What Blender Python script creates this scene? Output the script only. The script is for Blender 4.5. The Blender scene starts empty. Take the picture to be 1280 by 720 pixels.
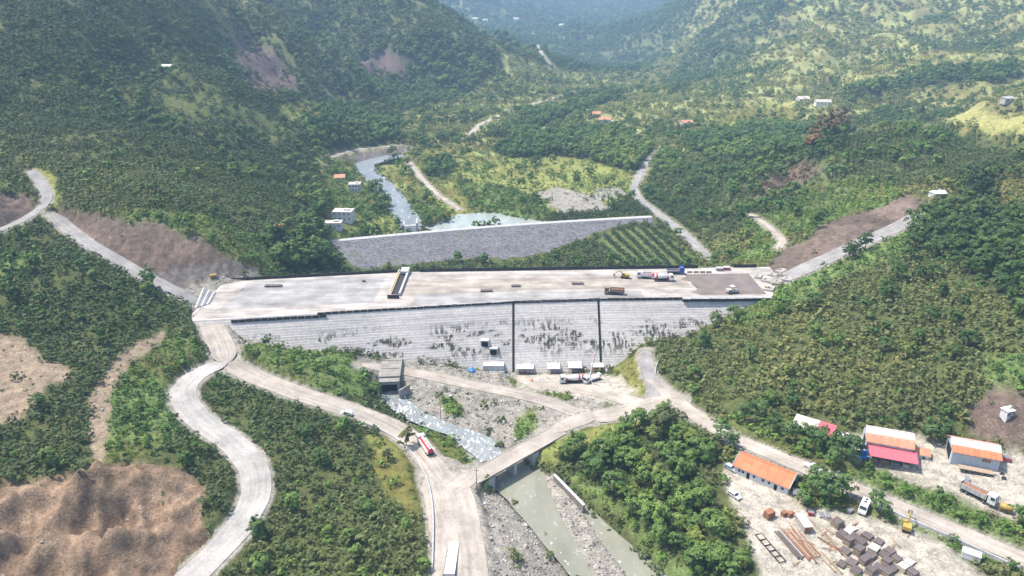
import bpy, math, random
import numpy as np
from mathutils import Vector, Matrix

# ---------------------------------------------------------------- camera, light, exposure
SC = bpy.context.scene
COL = SC.collection
CAM_H = 150.0
PITCH = math.radians(22.0)
FPX = 880.0                       # focal length in pixels of a 1280 wide picture
cam_d = bpy.data.cameras.new('camera'); cam = bpy.data.objects.new('camera', cam_d); COL.objects.link(cam)
cam.location = (0, 0, CAM_H); cam.rotation_euler = (math.pi / 2 - PITCH, 0, 0)
cam_d.sensor_width = 36.0; cam_d.lens = 36.0 * FPX / 1280.0
cam_d.clip_start = 1.0; cam_d.clip_end = 20000.0
SC.camera = cam

SUN_DIR = Vector((-0.44, 0.16, 0.88)).normalized()      # towards the sun: high, left of and beyond the dam
SUN_EL = math.asin(SUN_DIR.z); SUN_AZ = math.atan2(SUN_DIR.x, SUN_DIR.y)
world = bpy.data.worlds.new('World'); SC.world = world; world.use_nodes = True
wn = world.node_tree; wn.nodes.clear()
sky = wn.nodes.new('ShaderNodeTexSky'); sky.sky_type = 'NISHITA'; sky.sun_disc = False
sky.sun_elevation = SUN_EL; sky.sun_rotation = SUN_AZ; sky.air_density = 1.0; sky.dust_density = 2.0; sky.ozone_density = 1.0
wbg = wn.nodes.new('ShaderNodeBackground'); wbg.inputs['Strength'].default_value = 0.15
wout = wn.nodes.new('ShaderNodeOutputWorld')
wn.links.new(sky.outputs[0], wbg.inputs[0]); wn.links.new(wbg.outputs[0], wout.inputs[0])
sun_d = bpy.data.lights.new('sun', 'SUN'); sun_d.energy = 4.0; sun_d.angle = math.radians(0.8); sun_d.color = (1.0, 0.95, 0.88)
sun = bpy.data.objects.new('sun', sun_d); COL.objects.link(sun)
sun.rotation_euler = SUN_DIR.to_track_quat('Z', 'Y').to_euler(); sun.location = (-300, 200, 600)
SC.view_settings.view_transform = 'Standard'; SC.view_settings.look = 'None'
SC.view_settings.gamma = 1.0; SC.view_settings.use_curve_mapping = False
SC.view_settings.exposure = 1.0
SC.render.engine = 'CYCLES'
SC.cycles.max_bounces = 5; SC.cycles.diffuse_bounces = 2; SC.cycles.glossy_bounces = 2
SC.cycles.transmission_bounces = 3; SC.cycles.transparent_max_bounces = 6; SC.cycles.volume_bounces = 0
SC.cycles.use_denoising = True
HAZE_DENSITY = 1.9e-4

rng = np.random.default_rng(7)
random.seed(7)

# ---------------------------------------------------------------- noise and projection
def _hash(ix, iy, seed):
    h = (ix.astype(np.int64) * 374761393 + iy.astype(np.int64) * 668265263 + seed * 974634577) & 0x7fffffff
    h = ((h ^ (h >> 13)) * 1274126177) & 0x7fffffff
    return ((h ^ (h >> 16)) & 0xffff) / 65535.0
def vnoise(x, y, seed=0):
    ix = np.floor(x); iy = np.floor(y); fx = x - ix; fy = y - iy
    fx = fx * fx * (3 - 2 * fx); fy = fy * fy * (3 - 2 * fy)
    a = _hash(ix, iy, seed); b = _hash(ix + 1, iy, seed); c = _hash(ix, iy + 1, seed); d = _hash(ix + 1, iy + 1, seed)
    return (a * (1 - fx) + b * fx) * (1 - fy) + (c * (1 - fx) + d * fx) * fy
def fbm(x, y, scale, octv=4, seed=0):
    r = 0; a = 0.5; s = 1.0 / scale
    for k in range(octv):
        r = r + a * (vnoise(x * s + 17.3 * k, y * s - 9.1 * k, seed + k) - 0.5) * 2; a *= 0.5; s *= 2.03
    return r
def sstep(e0, e1, v):
    t = np.clip((v - e0) / (e1 - e0), 0, 1); return t * t * (3 - 2 * t)
CP, SP = math.cos(PITCH), math.sin(PITCH)
def ray(u, v):
    a = (np.asarray(u, float) - 640) / FPX; b = (360 - np.asarray(v, float)) / FPX
    return a, CP + b * SP, -SP + b * CP
def at_depth(u, v, t):
    a, dy, dz = ray(u, v); return a * t, dy * t, CAM_H + dz * t
def at_z(u, v, z):                      # the point of a level plane that a survey sight line meets
    a, dy, dz = ray(u, v); t = (z - CAM_H) / dz; return float(a * t), float(dy * t), float(z)
def depth_of(x, y, z):
    return y * CP - (z - CAM_H) * SP
def project(x, y, z):
    t = y * CP - (z - CAM_H) * SP; h = y * SP + (z - CAM_H) * CP
    return 640 + FPX * x / t, 360 - FPX * h / t, t

# ---------------------------------------------------------------- the dam's plan, needed by the terrain
CREST = 26.0
_nx = np.array([-190., -121, 0, 40, 114, 190]); _ny = np.array([262., 272, 290, 293, 295, 297])
_fx = np.array([-190., -137, -56, 118, 190]); _fy = np.array([308., 316, 328, 335, 338])
def y_near(x): return np.interp(x, _nx, _ny)
def y_far(x): return np.interp(x, _fx, _fy)
BATTER = 0.85
def on_face(u, v):
    a, dy, dz = ray(u, v); lo, hi = 150.0, 420.0
    for _ in range(50):
        t = 0.5 * (lo + hi); x, y, z = a * t, dy * t, CAM_H + dz * t
        if y > y_near(x) - BATTER * (CREST - z): hi = t
        else: lo = t
    return float(x), float(y), float(z)

# ---------------------------------------------------------------- terrain control heights
CT = []
def cz(*pts):                           # sight line + height
    for u, v, z in pts: CT.append(at_z(u, v, z))
def cd(*pts):                           # sight line + distance
    for u, v, t in pts: CT.append(tuple(float(q) for q in at_depth(u, v, t)))
cz((760,700,0),(700,650,0),(640,600,.5),(590,550,2),(487,492,3),(800,715,0),(690,720,.3),(540,520,2.5),
   (560,612,6),(570,700,6),(610,650,5),(650,700,3.5),(520,560,7),(440,515,10),(380,495,13),(320,475,16),(290,458,18),
   (500,610,7.5),(420,600,9),(350,520,13),(450,700,8),(300,700,9.5),(330,620,11),(318,580,12.5),(255,530,16),(232,500,18),(245,468,19),
   (262,405,25),(245,385,27),(280,440,20.5),(360,560,11.5),(400,650,9),(520,680,7),
   (380,462,17),(330,432,21),(430,485,11.5),(455,470,9),(420,450,14),
   (150,640,19),(0,600,22),(0,720,17),(100,720,14),(200,700,11),(200,590,19),(250,640,14),(100,560,21),(60,660,18),(270,590,15),
   (0,450,31),(0,530,25),(60,480,28),(150,480,24),(100,400,34),(200,400,29),(230,430,24),(200,530,19.5),(150,440,28),
   (700,530,5.5),(800,515,8.5),(700,490,4.5),(620,487,5),(560,475,5.5),(600,540,2.5),(650,540,4),(740,520,6),(640,568,6),(660,505,5),
   (515,462,7),(760,490,5.5),(790,470,7),(812,470,9.5),(803,442,12),(840,490,9.5),(870,520,11),
   (900,480,14),(1000,510,17),(1100,540,19.5),(1200,540,22),(1280,560,23),(1150,600,17.5),(1280,640,17),(960,580,15),(1080,615,15.5),
   (1000,650,13.5),(1280,690,14.5),(1000,720,12.5),(1150,690,14),(880,600,10.5),(820,560,8.5),(900,690,9),(850,720,4),(760,600,5),(720,575,5),(800,650,4.5),(940,640,13),(1280,730,13.5),
   (1000,400,25.5),(900,440,17),(850,445,13.5))
for u, v in ((288,408),(310,428),(350,436),(400,440),(470,444),(520,452),(600,462),(660,465),(740,466),(775,458),(800,432),(850,424),(905,396),(945,379)):
    CT.append(on_face(u, v))
CT.append((-125, 297, 21))
for x in (-110, -75, -40, 0, 40, 80, 105):
    CT.append((x, 0.5 * (y_near(x) + y_far(x)), 6.0 + abs(x) * .09)); CT.append((x, y_far(x) + 6, 3.0 + abs(x) * .08))
cz((312,343,28),(300,352,25.3),(283,357,25.3),(255,370,26.3),(250,386,26.1),(243,372,27.5),(985,345,28.5),(960,330,26),(600,336,2),(700,336,2),(480,338,3),(415,335,6),(860,332,9),(330,338,26),(380,335,14))
cz((412,298,12),(812,270,14),(560,270,9),(600,280,9.5),(515,280,9.5),(490,245,9.5),(450,205,10),(640,250,11),(640,200,11),(700,240,12),(760,240,12),(790,232,11),
   (850,250,13),(830,285,12),(865,310,11),(900,325,15),(757,296,10),(800,288,12.5),(840,300,11.5),(765,331,10),(560,235,11.5),(600,150,14),(700,150,14),(500,175,13),(640,120,16),(700,100,18),(780,120,17),(560,130,15),(720,185,13),(670,72,26),(430,250,12),(420,280,13),(400,320,13))
# left mountain
cz((85,285,46),(150,328,38),(200,355,32),(40,270,50),(0,285,52))
cd((200,285,345),(120,265,352),(0,260,345),(300,320,345),(0,350,288),(90,330,300),
   (0,0,620),(0,100,520),(0,200,405),(100,150,480),(100,230,385),(200,83,650),(200,0,780),(200,180,480),(300,200,480),(300,270,395),(380,280,430),
   (300,100,720),(300,0,980),(330,80,860),(400,130,770),(380,180,640),(400,230,520),(440,170,730),(360,40,960),(340,120,820),
   (470,60,1150),(540,30,1200),(620,78,1260),(590,112,1120),(500,130,990),(420,0,1300),(480,0,1350),(440,90,1100),(400,60,1120))
# far valley and mountains
cd((640,50,2300),(600,10,3300),(640,20,3500),(700,0,4200),(700,40,2900),(760,30,3100),(850,0,3600),(800,70,2100),(560,5,3000),(660,-20,4700),(800,-20,4600),
   (860,60,1900),(900,20,1950),(950,0,1750),(950,-60,1950),(1000,60,1400),(1100,0,1550),(1280,0,1400),(1280,-80,1700),(1280,100,900),(1100,100,1050),(1190,60,1200),(1000,130,930),(850,150,850),(820,110,1200),(900,110,1150),(930,75,1500),
   (1000,200,560),(1100,180,610),(1280,150,640),(1200,230,430),(1280,250,372),(950,260,468),(1100,140,850),(900,200,640),(1050,240,470),(1200,170,620),
   (1150,250,402),(1010,295,388),(1080,275,395),(1280,380,252),(1100,350,310),(1200,300,345),(1280,300,310),(1280,480,226),(1100,480,246),(1100,420,272),(1000,460,262))
cz((1132,280,43.5),(1060,312,35))
CT += [(-330,150,95),(-300,60,60),(-150,60,14),(0,30,-3),(60,90,-1),(180,60,14),(330,110,50),(380,220,95),(520,420,150),(800,700,230),(1300,1200,330),(1800,2000,420),
       (-520,330,210),(-800,600,330),(-1100,1200,400),(-1500,2000,420),(-1400,3500,520),(0,5300,420),(-800,5000,480),(1000,5200,450),(2200,3600,520),(-260,230,80),(-300,300,100)]
CT = np.array(CT)
Y0 = 40.0
def warp(x, y): return np.stack([np.asarray(x) / (np.asarray(y) + Y0) * 1.0, np.log(np.asarray(y) + Y0)], -1)
_cp = warp(CT[:, 0], CT[:, 1])
def _phi(r2): return 0.5 * r2 * np.log(r2 + 1e-12)
_n = len(CT)
_A = np.zeros((_n + 3, _n + 3))
_A[:_n, :_n] = _phi(((_cp[:, None] - _cp[None]) ** 2).sum(-1)) + np.eye(_n) * 2e-4
_A[:_n, _n] = 1; _A[:_n, _n + 1:] = _cp; _A[_n, :_n] = 1; _A[_n + 1:, :_n] = _cp.T
_w = np.linalg.solve(_A, np.concatenate([CT[:, 2], np.zeros(3)]))
def tps(x, y):
    q = warp(x, y).reshape(-1, 2); out = np.empty(len(q))
    for i in range(0, len(q), 40000):
        p = q[i:i + 40000]
        d = (p[:, None, 0] - _cp[None, :, 0]) ** 2 + (p[:, None, 1] - _cp[None, :, 1]) ** 2
        out[i:i + 40000] = _phi(d) @ _w[:_n] + _w[_n] + p @ _w[_n + 1:]
    return out.reshape(np.shape(x))

NX, NY = 800, 860
S_MAX = 1.18; YA, YB = 25.0, 5300.0
s_ax = np.linspace(-S_MAX, S_MAX, NX); l_ax = np.linspace(math.log(YA + Y0), math.log(YB + Y0), NY)
GY = np.exp(l_ax)[:, None] - Y0 + np.zeros((1, NX)); GX = s_ax[None] * (GY + Y0)
_cx, _cy = s_ax[::4], l_ax[::4]
_cy = np.append(_cy, l_ax[-1]) if _cy[-1] < l_ax[-1] else _cy
_cx = np.append(_cx, s_ax[-1]) if _cx[-1] < s_ax[-1] else _cx
_CY = np.exp(_cy)[:, None] - Y0 + np.zeros((1, len(_cx))); _CX = _cx[None] * (_CY + Y0)
_CZ = tps(_CX, _CY)
_t = np.array([np.interp(s_ax, _cx, row) for row in _CZ])
GZ = np.array([np.interp(l_ax, _cy, _t[:, j]) for j in range(NX)]).T.copy()

def gsample(A, x, y):
    x = np.asarray(x, float); y = np.maximum(np.asarray(y, float), YA)
    fi = (np.log(y + Y0) - l_ax[0]) / (l_ax[1] - l_ax[0]); fj = (x / (y + Y0) + S_MAX) / (s_ax[1] - s_ax[0])
    fi = np.clip(fi, 0, NY - 1.001); fj = np.clip(fj, 0, NX - 1.001)
    i = fi.astype(int); j = fj.astype(int); a = fi - i; b = fj - j
    return (A[i, j] * (1 - b) + A[i, j + 1] * b) * (1 - a) + (A[i + 1, j] * (1 - b) + A[i + 1, j + 1] * b) * a
def gz(x, y): return gsample(GZ, x, y)
_T = 110.0 * np.exp(np.linspace(0, math.log(5000 / 110.0), 1500))
def ground_at(u, v):                     # where a sight line meets the ground
    a, dy, dz = (float(q) for q in ray(u, v))
    d = CAM_H + dz * _T - gz(a * _T, dy * _T)
    k = np.argmax(d < 0) if (d < 0).any() else len(_T) - 1
    k = max(k, 1); f = d[k - 1] / (d[k - 1] - d[k] + 1e-9) if d[k] < 0 else 1
    t = _T[k - 1] + (_T[k] - _T[k - 1]) * f
    x, y = a * t, dy * t
    return x, y, float(gz(x, y))
def line_at(pts, sub=4):
    out = []
    for (p, q) in zip(pts[:-1], pts[1:]):
        for k in range(sub): out.append(ground_at(p[0] + (q[0] - p[0]) * k / sub, p[1] + (q[1] - p[1]) * k / sub)[:2])
    out.append(ground_at(*pts[-1])[:2]); return np.array(out)
def poly_at(pts, sub=3): return line_at(list(pts) + [pts[0]], sub)[:-1]
def inside(poly, x, y):
    c = np.zeros(np.shape(x), bool)
    bx = (x >= poly[:, 0].min()) & (x <= poly[:, 0].max()) & (y >= poly[:, 1].min()) & (y <= poly[:, 1].max())
    if not bx.any(): return c
    xs, ys = x[bx], y[bx]; r = np.zeros(xs.shape, bool)
    x0, y0 = poly[:, 0], poly[:, 1]; x1, y1 = np.roll(x0, -1), np.roll(y0, -1)
    for k in range(len(poly)):
        m = (y0[k] > ys) != (y1[k] > ys)
        r ^= m & (xs < (x1[k] - x0[k]) * (ys - y0[k]) / (y1[k] - y0[k] + 1e-12) + x0[k])
    c[bx] = r; return c
def smooth_path(p, step):
    p = np.asarray(p, float)
    d = np.concatenate([[0], np.cumsum(np.hypot(*np.diff(p, axis=0).T))])
    n = max(4, int(d[-1] / step)); s = np.linspace(0, d[-1], n)
    q = np.stack([np.interp(s, d, p[:, k]) for k in range(p.shape[1])], -1)
    for _ in range(6):
        q[1:-1] = 0.25 * q[:-2] + 0.5 * q[1:-1] + 0.25 * q[2:]
    return q
def path_dist(x, y, p):
    """distance to a polyline and the parameter (index) of the nearest point"""
    best = np.full(x.shape, 1e18); par = np.zeros(x.shape)
    for k in range(len(p) - 1):
        ax, ay = p[k, 0], p[k, 1]; bx, by = p[k + 1, 0] - ax, p[k + 1, 1] - ay
        t = np.clip(((x - ax) * bx + (y - ay) * by) / (bx * bx + by * by + 1e-9), 0, 1)
        d = (x - ax - t * bx) ** 2 + (y - ay - t * by) ** 2
        m = d < best; best[m] = d[m]; par[m] = k + t[m]
    return np.sqrt(best), par
CLEAR = np.zeros((NY, NX))               # 1 where nothing grows: roads, water, pads
def carve(p, half, z, edge, mask=True, extra=1.0):
    """lay a bench of half width `half` along path p at heights z, with banks `edge` metres wide"""
    m = half.max() + edge + 2 if hasattr(half, 'max') else half + edge + 2
    sel = (GX > p[:, 0].min() - m) & (GX < p[:, 0].max() + m) & (GY > p[:, 1].min() - m) & (GY < p[:, 1].max() + m)
    if not sel.any(): return
    x, y = GX[sel], GY[sel]; d, par = path_dist(x, y, p)
    zz = np.interp(par, np.arange(len(z)), z)
    hh = np.interp(par, np.arange(len(p)), half) if hasattr(half, 'max') else half
    w = 1 - sstep(0, 1, (d - hh) / edge)
    g = GZ[sel]; GZ[sel] = g * (1 - w) + zz * w
    if mask:
        c = CLEAR[sel]; CLEAR[sel] = np.maximum(c, 1 - sstep(0, 1, (d - hh - extra * .2) / (extra + 0.01)))

# mountain relief: gullies and lumps growing with the distance from the works
_rough = sstep(330, 900, GY) * 14 + sstep(1000, 2600, GY) * 60 + 1.3 + sstep(60, 200, np.abs(GX) - 40) * 1.2
_floor = sstep(3, 26, GZ - 11)           # the valley floor stays flat
_lam = np.clip(GY * 0.16, 22, 420)
_n1 = fbm(GX, GY, 150, 4, 3) * sstep(250, 700, GY) * 13 + fbm(GX, GY, 620, 4, 9) * sstep(1000, 2400, GY) * 62
_rid = (0.5 - np.abs(fbm(GX, GY, 300, 3, 21))) * 36 * sstep(700, 1500, GY)
def gully(x, y): return np.abs(fbm(x, y, 135, 3, 121))
_gul = (0.16 - np.minimum(gully(GX, GY), .34)) * -70 * sstep(380, 520, GY) * sstep(2600, 1500, GY)
GZ += (_n1 + _rid + _gul) * _floor
GZ += fbm(GX, GY, 26, 3, 5) * 1.1 * (0.25 + 0.75 * sstep(12, 30, GZ)) + fbm(GX, GY, 7, 2, 6) * 0.25
# ---------------------------------------------------------------- materials
def new_mat(name):
    m = bpy.data.materials.new(name); m.use_nodes = True
    nt = m.node_tree; b = nt.nodes['Principled BSDF']
    return m, nt, b
def N(nt, kind, **kw):
    n = nt.nodes.new(kind)
    for k, v in kw.items():
        if k in n.inputs: n.inputs[k].default_value = v
        else: setattr(n, k, v)
    return n
def mixc(nt, fac, a, b, mode='MIX'):
    n = nt.nodes.new('ShaderNodeMix'); n.data_type = 'RGBA'; n.blend_type = mode
    for sock, val in ((n.inputs[0], fac), (n.inputs[6], a), (n.inputs[7], b)):
        if hasattr(val, 'links') or isinstance(val, bpy.types.NodeSocket): nt.links.new(val, sock)
        elif isinstance(val, (tuple, list)): sock.default_value = (*val[:3], 1)
        else: sock.default_value = val
    return n.outputs[2]
def ramp(nt, src, p0, p1, c0=(0, 0, 0), c1=(1, 1, 1)):
    r = nt.nodes.new('ShaderNodeValToRGB'); nt.links.new(src, r.inputs[0])
    e = r.color_ramp.elements; e[0].position = p0; e[1].position = p1; e[0].color = (*c0, 1); e[1].color = (*c1, 1)
    return r.outputs[0]
def wpos(nt, scale=(1, 1, 1)):
    g = N(nt, 'ShaderNodeNewGeometry'); mp = N(nt, 'ShaderNodeMapping'); mp.inputs['Scale'].default_value = scale
    nt.links.new(g.outputs['Position'], mp.inputs[0]); return mp.outputs[0]
def opos(nt, scale=(1, 1, 1)):
    g = N(nt, 'ShaderNodeTexCoord'); mp = N(nt, 'ShaderNodeMapping'); mp.inputs['Scale'].default_value = scale
    nt.links.new(g.outputs['Object'], mp.inputs[0]); return mp.outputs[0]
def noise(nt, vec, scale, detail=4, rough=.6):
    n = N(nt, 'ShaderNodeTexNoise'); n.inputs['Scale'].default_value = scale; n.inputs['Detail'].default_value = detail; n.inputs['Roughness'].default_value = rough
    nt.links.new(vec, n.inputs['Vector']); return n.outputs[0]
def bump(nt, bsdf, src, strength, dist):
    b = N(nt, 'ShaderNodeBump'); b.inputs['Strength'].default_value = strength; b.inputs['Distance'].default_value = dist
    nt.links.new(src, b.inputs['Height']); nt.links.new(b.outputs[0], bsdf.inputs['Normal'])
MATS = {}
def paint(name, col, rough=.6, vary=.25, scale=1.5, metal=0.0, dirt=None, spec=.3):
    """a plain surface with uneven tone and some dirt of its own"""
    if name in MATS: return MATS[name]
    m, nt, b = new_mat(name)
    p = opos(nt); n1 = noise(nt, p, scale); n2 = noise(nt, p, scale * 6, 3)
    lo = tuple(c * (1 - vary) for c in col); hi = tuple(min(1, c * (1 + vary * .6)) for c in col)
    c = mixc(nt, ramp(nt, n1, .3, .7), lo, hi)
    oi = N(nt, 'ShaderNodeObjectInfo'); rv = ramp(nt, oi.outputs['Random'], 0, 1, (.86, .85, .84), (1.1, 1.1, 1.1)); c = mixc(nt, 1.0, c, rv, 'MULTIPLY')
    if dirt: c = mixc(nt, ramp(nt, n2, .52, .68), c, dirt)
    nt.links.new(c, b.inputs['Base Color'])
    b.inputs['Roughness'].default_value = rough; b.inputs['Metallic'].default_value = metal; b.inputs['Specular IOR Level'].default_value = spec
    MATS[name] = m; return m

def ground_material():
    m, nt, b = new_mat('ground_earth_and_grass')
    at = N(nt, 'ShaderNodeVertexColor', layer_name='earth')
    w = wpos(nt)
    big = noise(nt, w, .06, 5); mid = noise(nt, w, .35, 5, .65); fine = noise(nt, w, 1.6, 5, .7)
    c = mixc(nt, .8, at.outputs[0], ramp(nt, mid, .3, .72, (.45, .45, .45), (1.5, 1.5, 1.45)), 'MULTIPLY')
    c = mixc(nt, .85, c, ramp(nt, fine, .28, .75, (.45, .44, .43), (1.45, 1.45, 1.45)), 'MULTIPLY')
    c = mixc(nt, .5, c, ramp(nt, big, .35, .65, (.75, .8, .75), (1.2, 1.15, 1.1)), 'MULTIPLY')
    nt.links.new(c, b.inputs['Base Color']); b.inputs['Roughness'].default_value = .95; b.inputs['Specular IOR Level'].default_value = .1
    add = N(nt, 'ShaderNodeMath', operation='ADD'); nt.links.new(mid, add.inputs[0]); nt.links.new(fine, add.inputs[1])
    bump(nt, b, add.outputs[0], .9, .7)
    return m
def road_material(name, col, streak=.5):
    m, nt, b = new_mat(name)
    w = wpos(nt); uv = N(nt, 'ShaderNodeUVMap', uv_map='UVMap')
    mp = N(nt, 'ShaderNodeMapping'); mp.inputs['Scale'].default_value = (7, .035, 1); nt.links.new(uv.outputs[0], mp.inputs[0])
    tr = noise(nt, mp.outputs[0], 1.0, 5, .65); big = noise(nt, w, .12, 5); fine = noise(nt, w, 1.3, 5, .7)
    c = mixc(nt, ramp(nt, big, .3, .7), tuple(q * .68 for q in col), tuple(min(1, q * 1.18) for q in col))
    c = mixc(nt, streak, c, ramp(nt, tr, .32, .68, (.55, .53, .51), (1.25, 1.25, 1.25)), 'MULTIPLY')
    c = mixc(nt, .6, c, ramp(nt, fine, .3, .7, (.68, .67, .65), (1.2, 1.2, 1.2)), 'MULTIPLY')
    nt.links.new(c, b.inputs['Base Color']); b.inputs['Roughness'].default_value = .9; b.inputs['Specular IOR Level'].default_value = .15
    bump(nt, b, fine, .5, .25)
    return m
def water_material(name, col, foam=.0, rough=.12, foam_scale=.35):
    m, nt, b = new_mat(name)
    w = wpos(nt, (1, .45, 1)); big = noise(nt, w, .09, 4); fine = noise(nt, w, foam_scale, 6, .68); rip = noise(nt, w, 1.8, 4)
    c = mixc(nt, ramp(nt, big, .3, .7), tuple(q * .78 for q in col), tuple(q * 1.15 for q in col))
    fm = ramp(nt, fine, .66 - foam * .34, .74 - foam * .26)
    c = mixc(nt, fm, c, (.78, .8, .8))
    nt.links.new(c, b.inputs['Base Color'])
    r = N(nt, 'ShaderNodeMapRange'); r.inputs[3].default_value = rough; r.inputs[4].default_value = .7
    nt.links.new(fm, r.inputs[0]); nt.links.new(r.outputs[0], b.inputs['Roughness'])
    b.inputs['IOR'].default_value = 1.33
    bump(nt, b, rip, .35 + .4 * foam, .25)
    return m
def concrete_face_material():
    m, nt, b = new_mat('layered_dam_concrete')
    w = wpos(nt)
    lift = noise(nt, wpos(nt, (.02, .02, 1.3)), 1.0, 4, .7); cloud = noise(nt, w, .05, 5, .6)
    drip = noise(nt, wpos(nt, (.55, .55, .05)), 1.0, 5, .65); patch = noise(nt, wpos(nt, (.06, .03, .22)), 1.0, 4, .6); fine = noise(nt, w, 1.1, 4)
    c = mixc(nt, ramp(nt, cloud, .3, .7), (.46, .42, .385), (.57, .52, .47))
    c = mixc(nt, .5, c, ramp(nt, lift, .33, .66, (.72, .72, .74), (1.22, 1.22, 1.22)), 'MULTIPLY')
    c = mixc(nt, .5, c, ramp(nt, drip, .35, .62, (.78, .78, .79), (1.1, 1.1, 1.1)), 'MULTIPLY')
    c = mixc(nt, .5, c, ramp(nt, fine, .35, .65, (.8, .8, .8), (1.15, 1.15, 1.15)), 'MULTIPLY')
    # damp moss stains, a band half way up the wall, broken into patches with drips
    g = N(nt, 'ShaderNodeNewGeometry'); sp = N(nt, 'ShaderNodeSeparateXYZ'); nt.links.new(g.outputs['Position'], sp.inputs[0])
    band = N(nt, 'ShaderNodeMapRange'); band.interpolation_type = 'SMOOTHSTEP'; band.inputs[1].default_value = 4; band.inputs[2].default_value = 11; nt.links.new(sp.outputs[2], band.inputs[0])
    band2 = N(nt, 'ShaderNodeMapRange'); band2.interpolation_type = 'SMOOTHSTEP'; band2.inputs[1].default_value = 22; band2.inputs[2].default_value = 16; nt.links.new(sp.outputs[2], band2.inputs[0])
    mu = N(nt, 'ShaderNodeMath', operation='MULTIPLY'); nt.links.new(band.outputs[0], mu.inputs[0]); nt.links.new(band2.outputs[0], mu.inputs[1])
    s1 = ramp(nt, patch, .48, .54); s2 = ramp(nt, noise(nt, wpos(nt, (.75, .3, .30)), 1.0, 4, .7), .46, .53)
    mm = N(nt, 'ShaderNodeMath', operation='MULTIPLY'); nt.links.new(s1, mm.inputs[0]); nt.links.new(s2, mm.inputs[1])
    m3 = N(nt, 'ShaderNodeMath', operation='MULTIPLY'); nt.links.new(mm.outputs[0], m3.inputs[0]); nt.links.new(mu.outputs[0], m3.inputs[1])
    c = mixc(nt, m3.outputs[0], c, (.075, .07, .05))
    nt.links.new(c, b.inputs['Base Color']); b.inputs['Roughness'].default_value = .9; b.inputs['Specular IOR Level'].default_value = .15
    bump(nt, b, fine, .4, .15)
    return m
def leaf_material(name):
    m, nt, b = new_mat(name)
    at = N(nt, 'ShaderNodeAttribute', attribute_type='INSTANCER', attribute_name='tint')
    w = opos(nt); n1 = noise(nt, w, 1.1, 2); wide = noise(nt, wpos(nt), .02, 4, .6)
    c = mixc(nt, .9, at.outputs['Color'], ramp(nt, n1, .3, .7, (.55, .6, .5), (1.5, 1.45, 1.35)), 'MULTIPLY')
    c = mixc(nt, .6, c, ramp(nt, wide, .35, .65, (.72, .8, .82), (1.22, 1.12, .95)), 'MULTIPLY')
    nt.links.new(c, b.inputs['Base Color']); b.inputs['Roughness'].default_value = .6; b.inputs['Specular IOR Level'].default_value = .2
    tr = N(nt, 'ShaderNodeBsdfTranslucent'); nt.links.new(mixc(nt, .5, c, (.5, .6, .15), 'MULTIPLY'), tr.inputs[0])
    mx = N(nt, 'ShaderNodeMixShader'); mx.inputs[0].default_value = .25
    out = nt.nodes['Material Output']
    nt.links.new(b.outputs[0], mx.inputs[1]); nt.links.new(tr.outputs[0], mx.inputs[2]); nt.links.new(mx.outputs[0], out.inputs[0])
    return m
M_GROUND = ground_material()
M_ROAD = road_material('pale_road_concrete', (.40, .375, .345), .35)
M_TRACK = road_material('pale_dust_track', (.41, .36, .305), .6)
M_GREY = road_material('grey_gravel_track', (.30, .285, .27), .5)
M_RIVER = water_material('turbid_green_water', (.23, .225, .17), .10, .2, .9)
M_RAPID = water_material('white_water', (.24, .255, .25), .33, .35, .9)
M_STREAM = water_material('blue_grey_stream', (.20, .215, .22), .16, .35, .5)
M_POND = water_material('still_pale_pond', (.30, .32, .28), .0, .06)
M_FACE = concrete_face_material()
M_LEAF = leaf_material('leaves')
M_BARK = paint('bark', (.10, .075, .055), .9, .4, 3)

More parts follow.
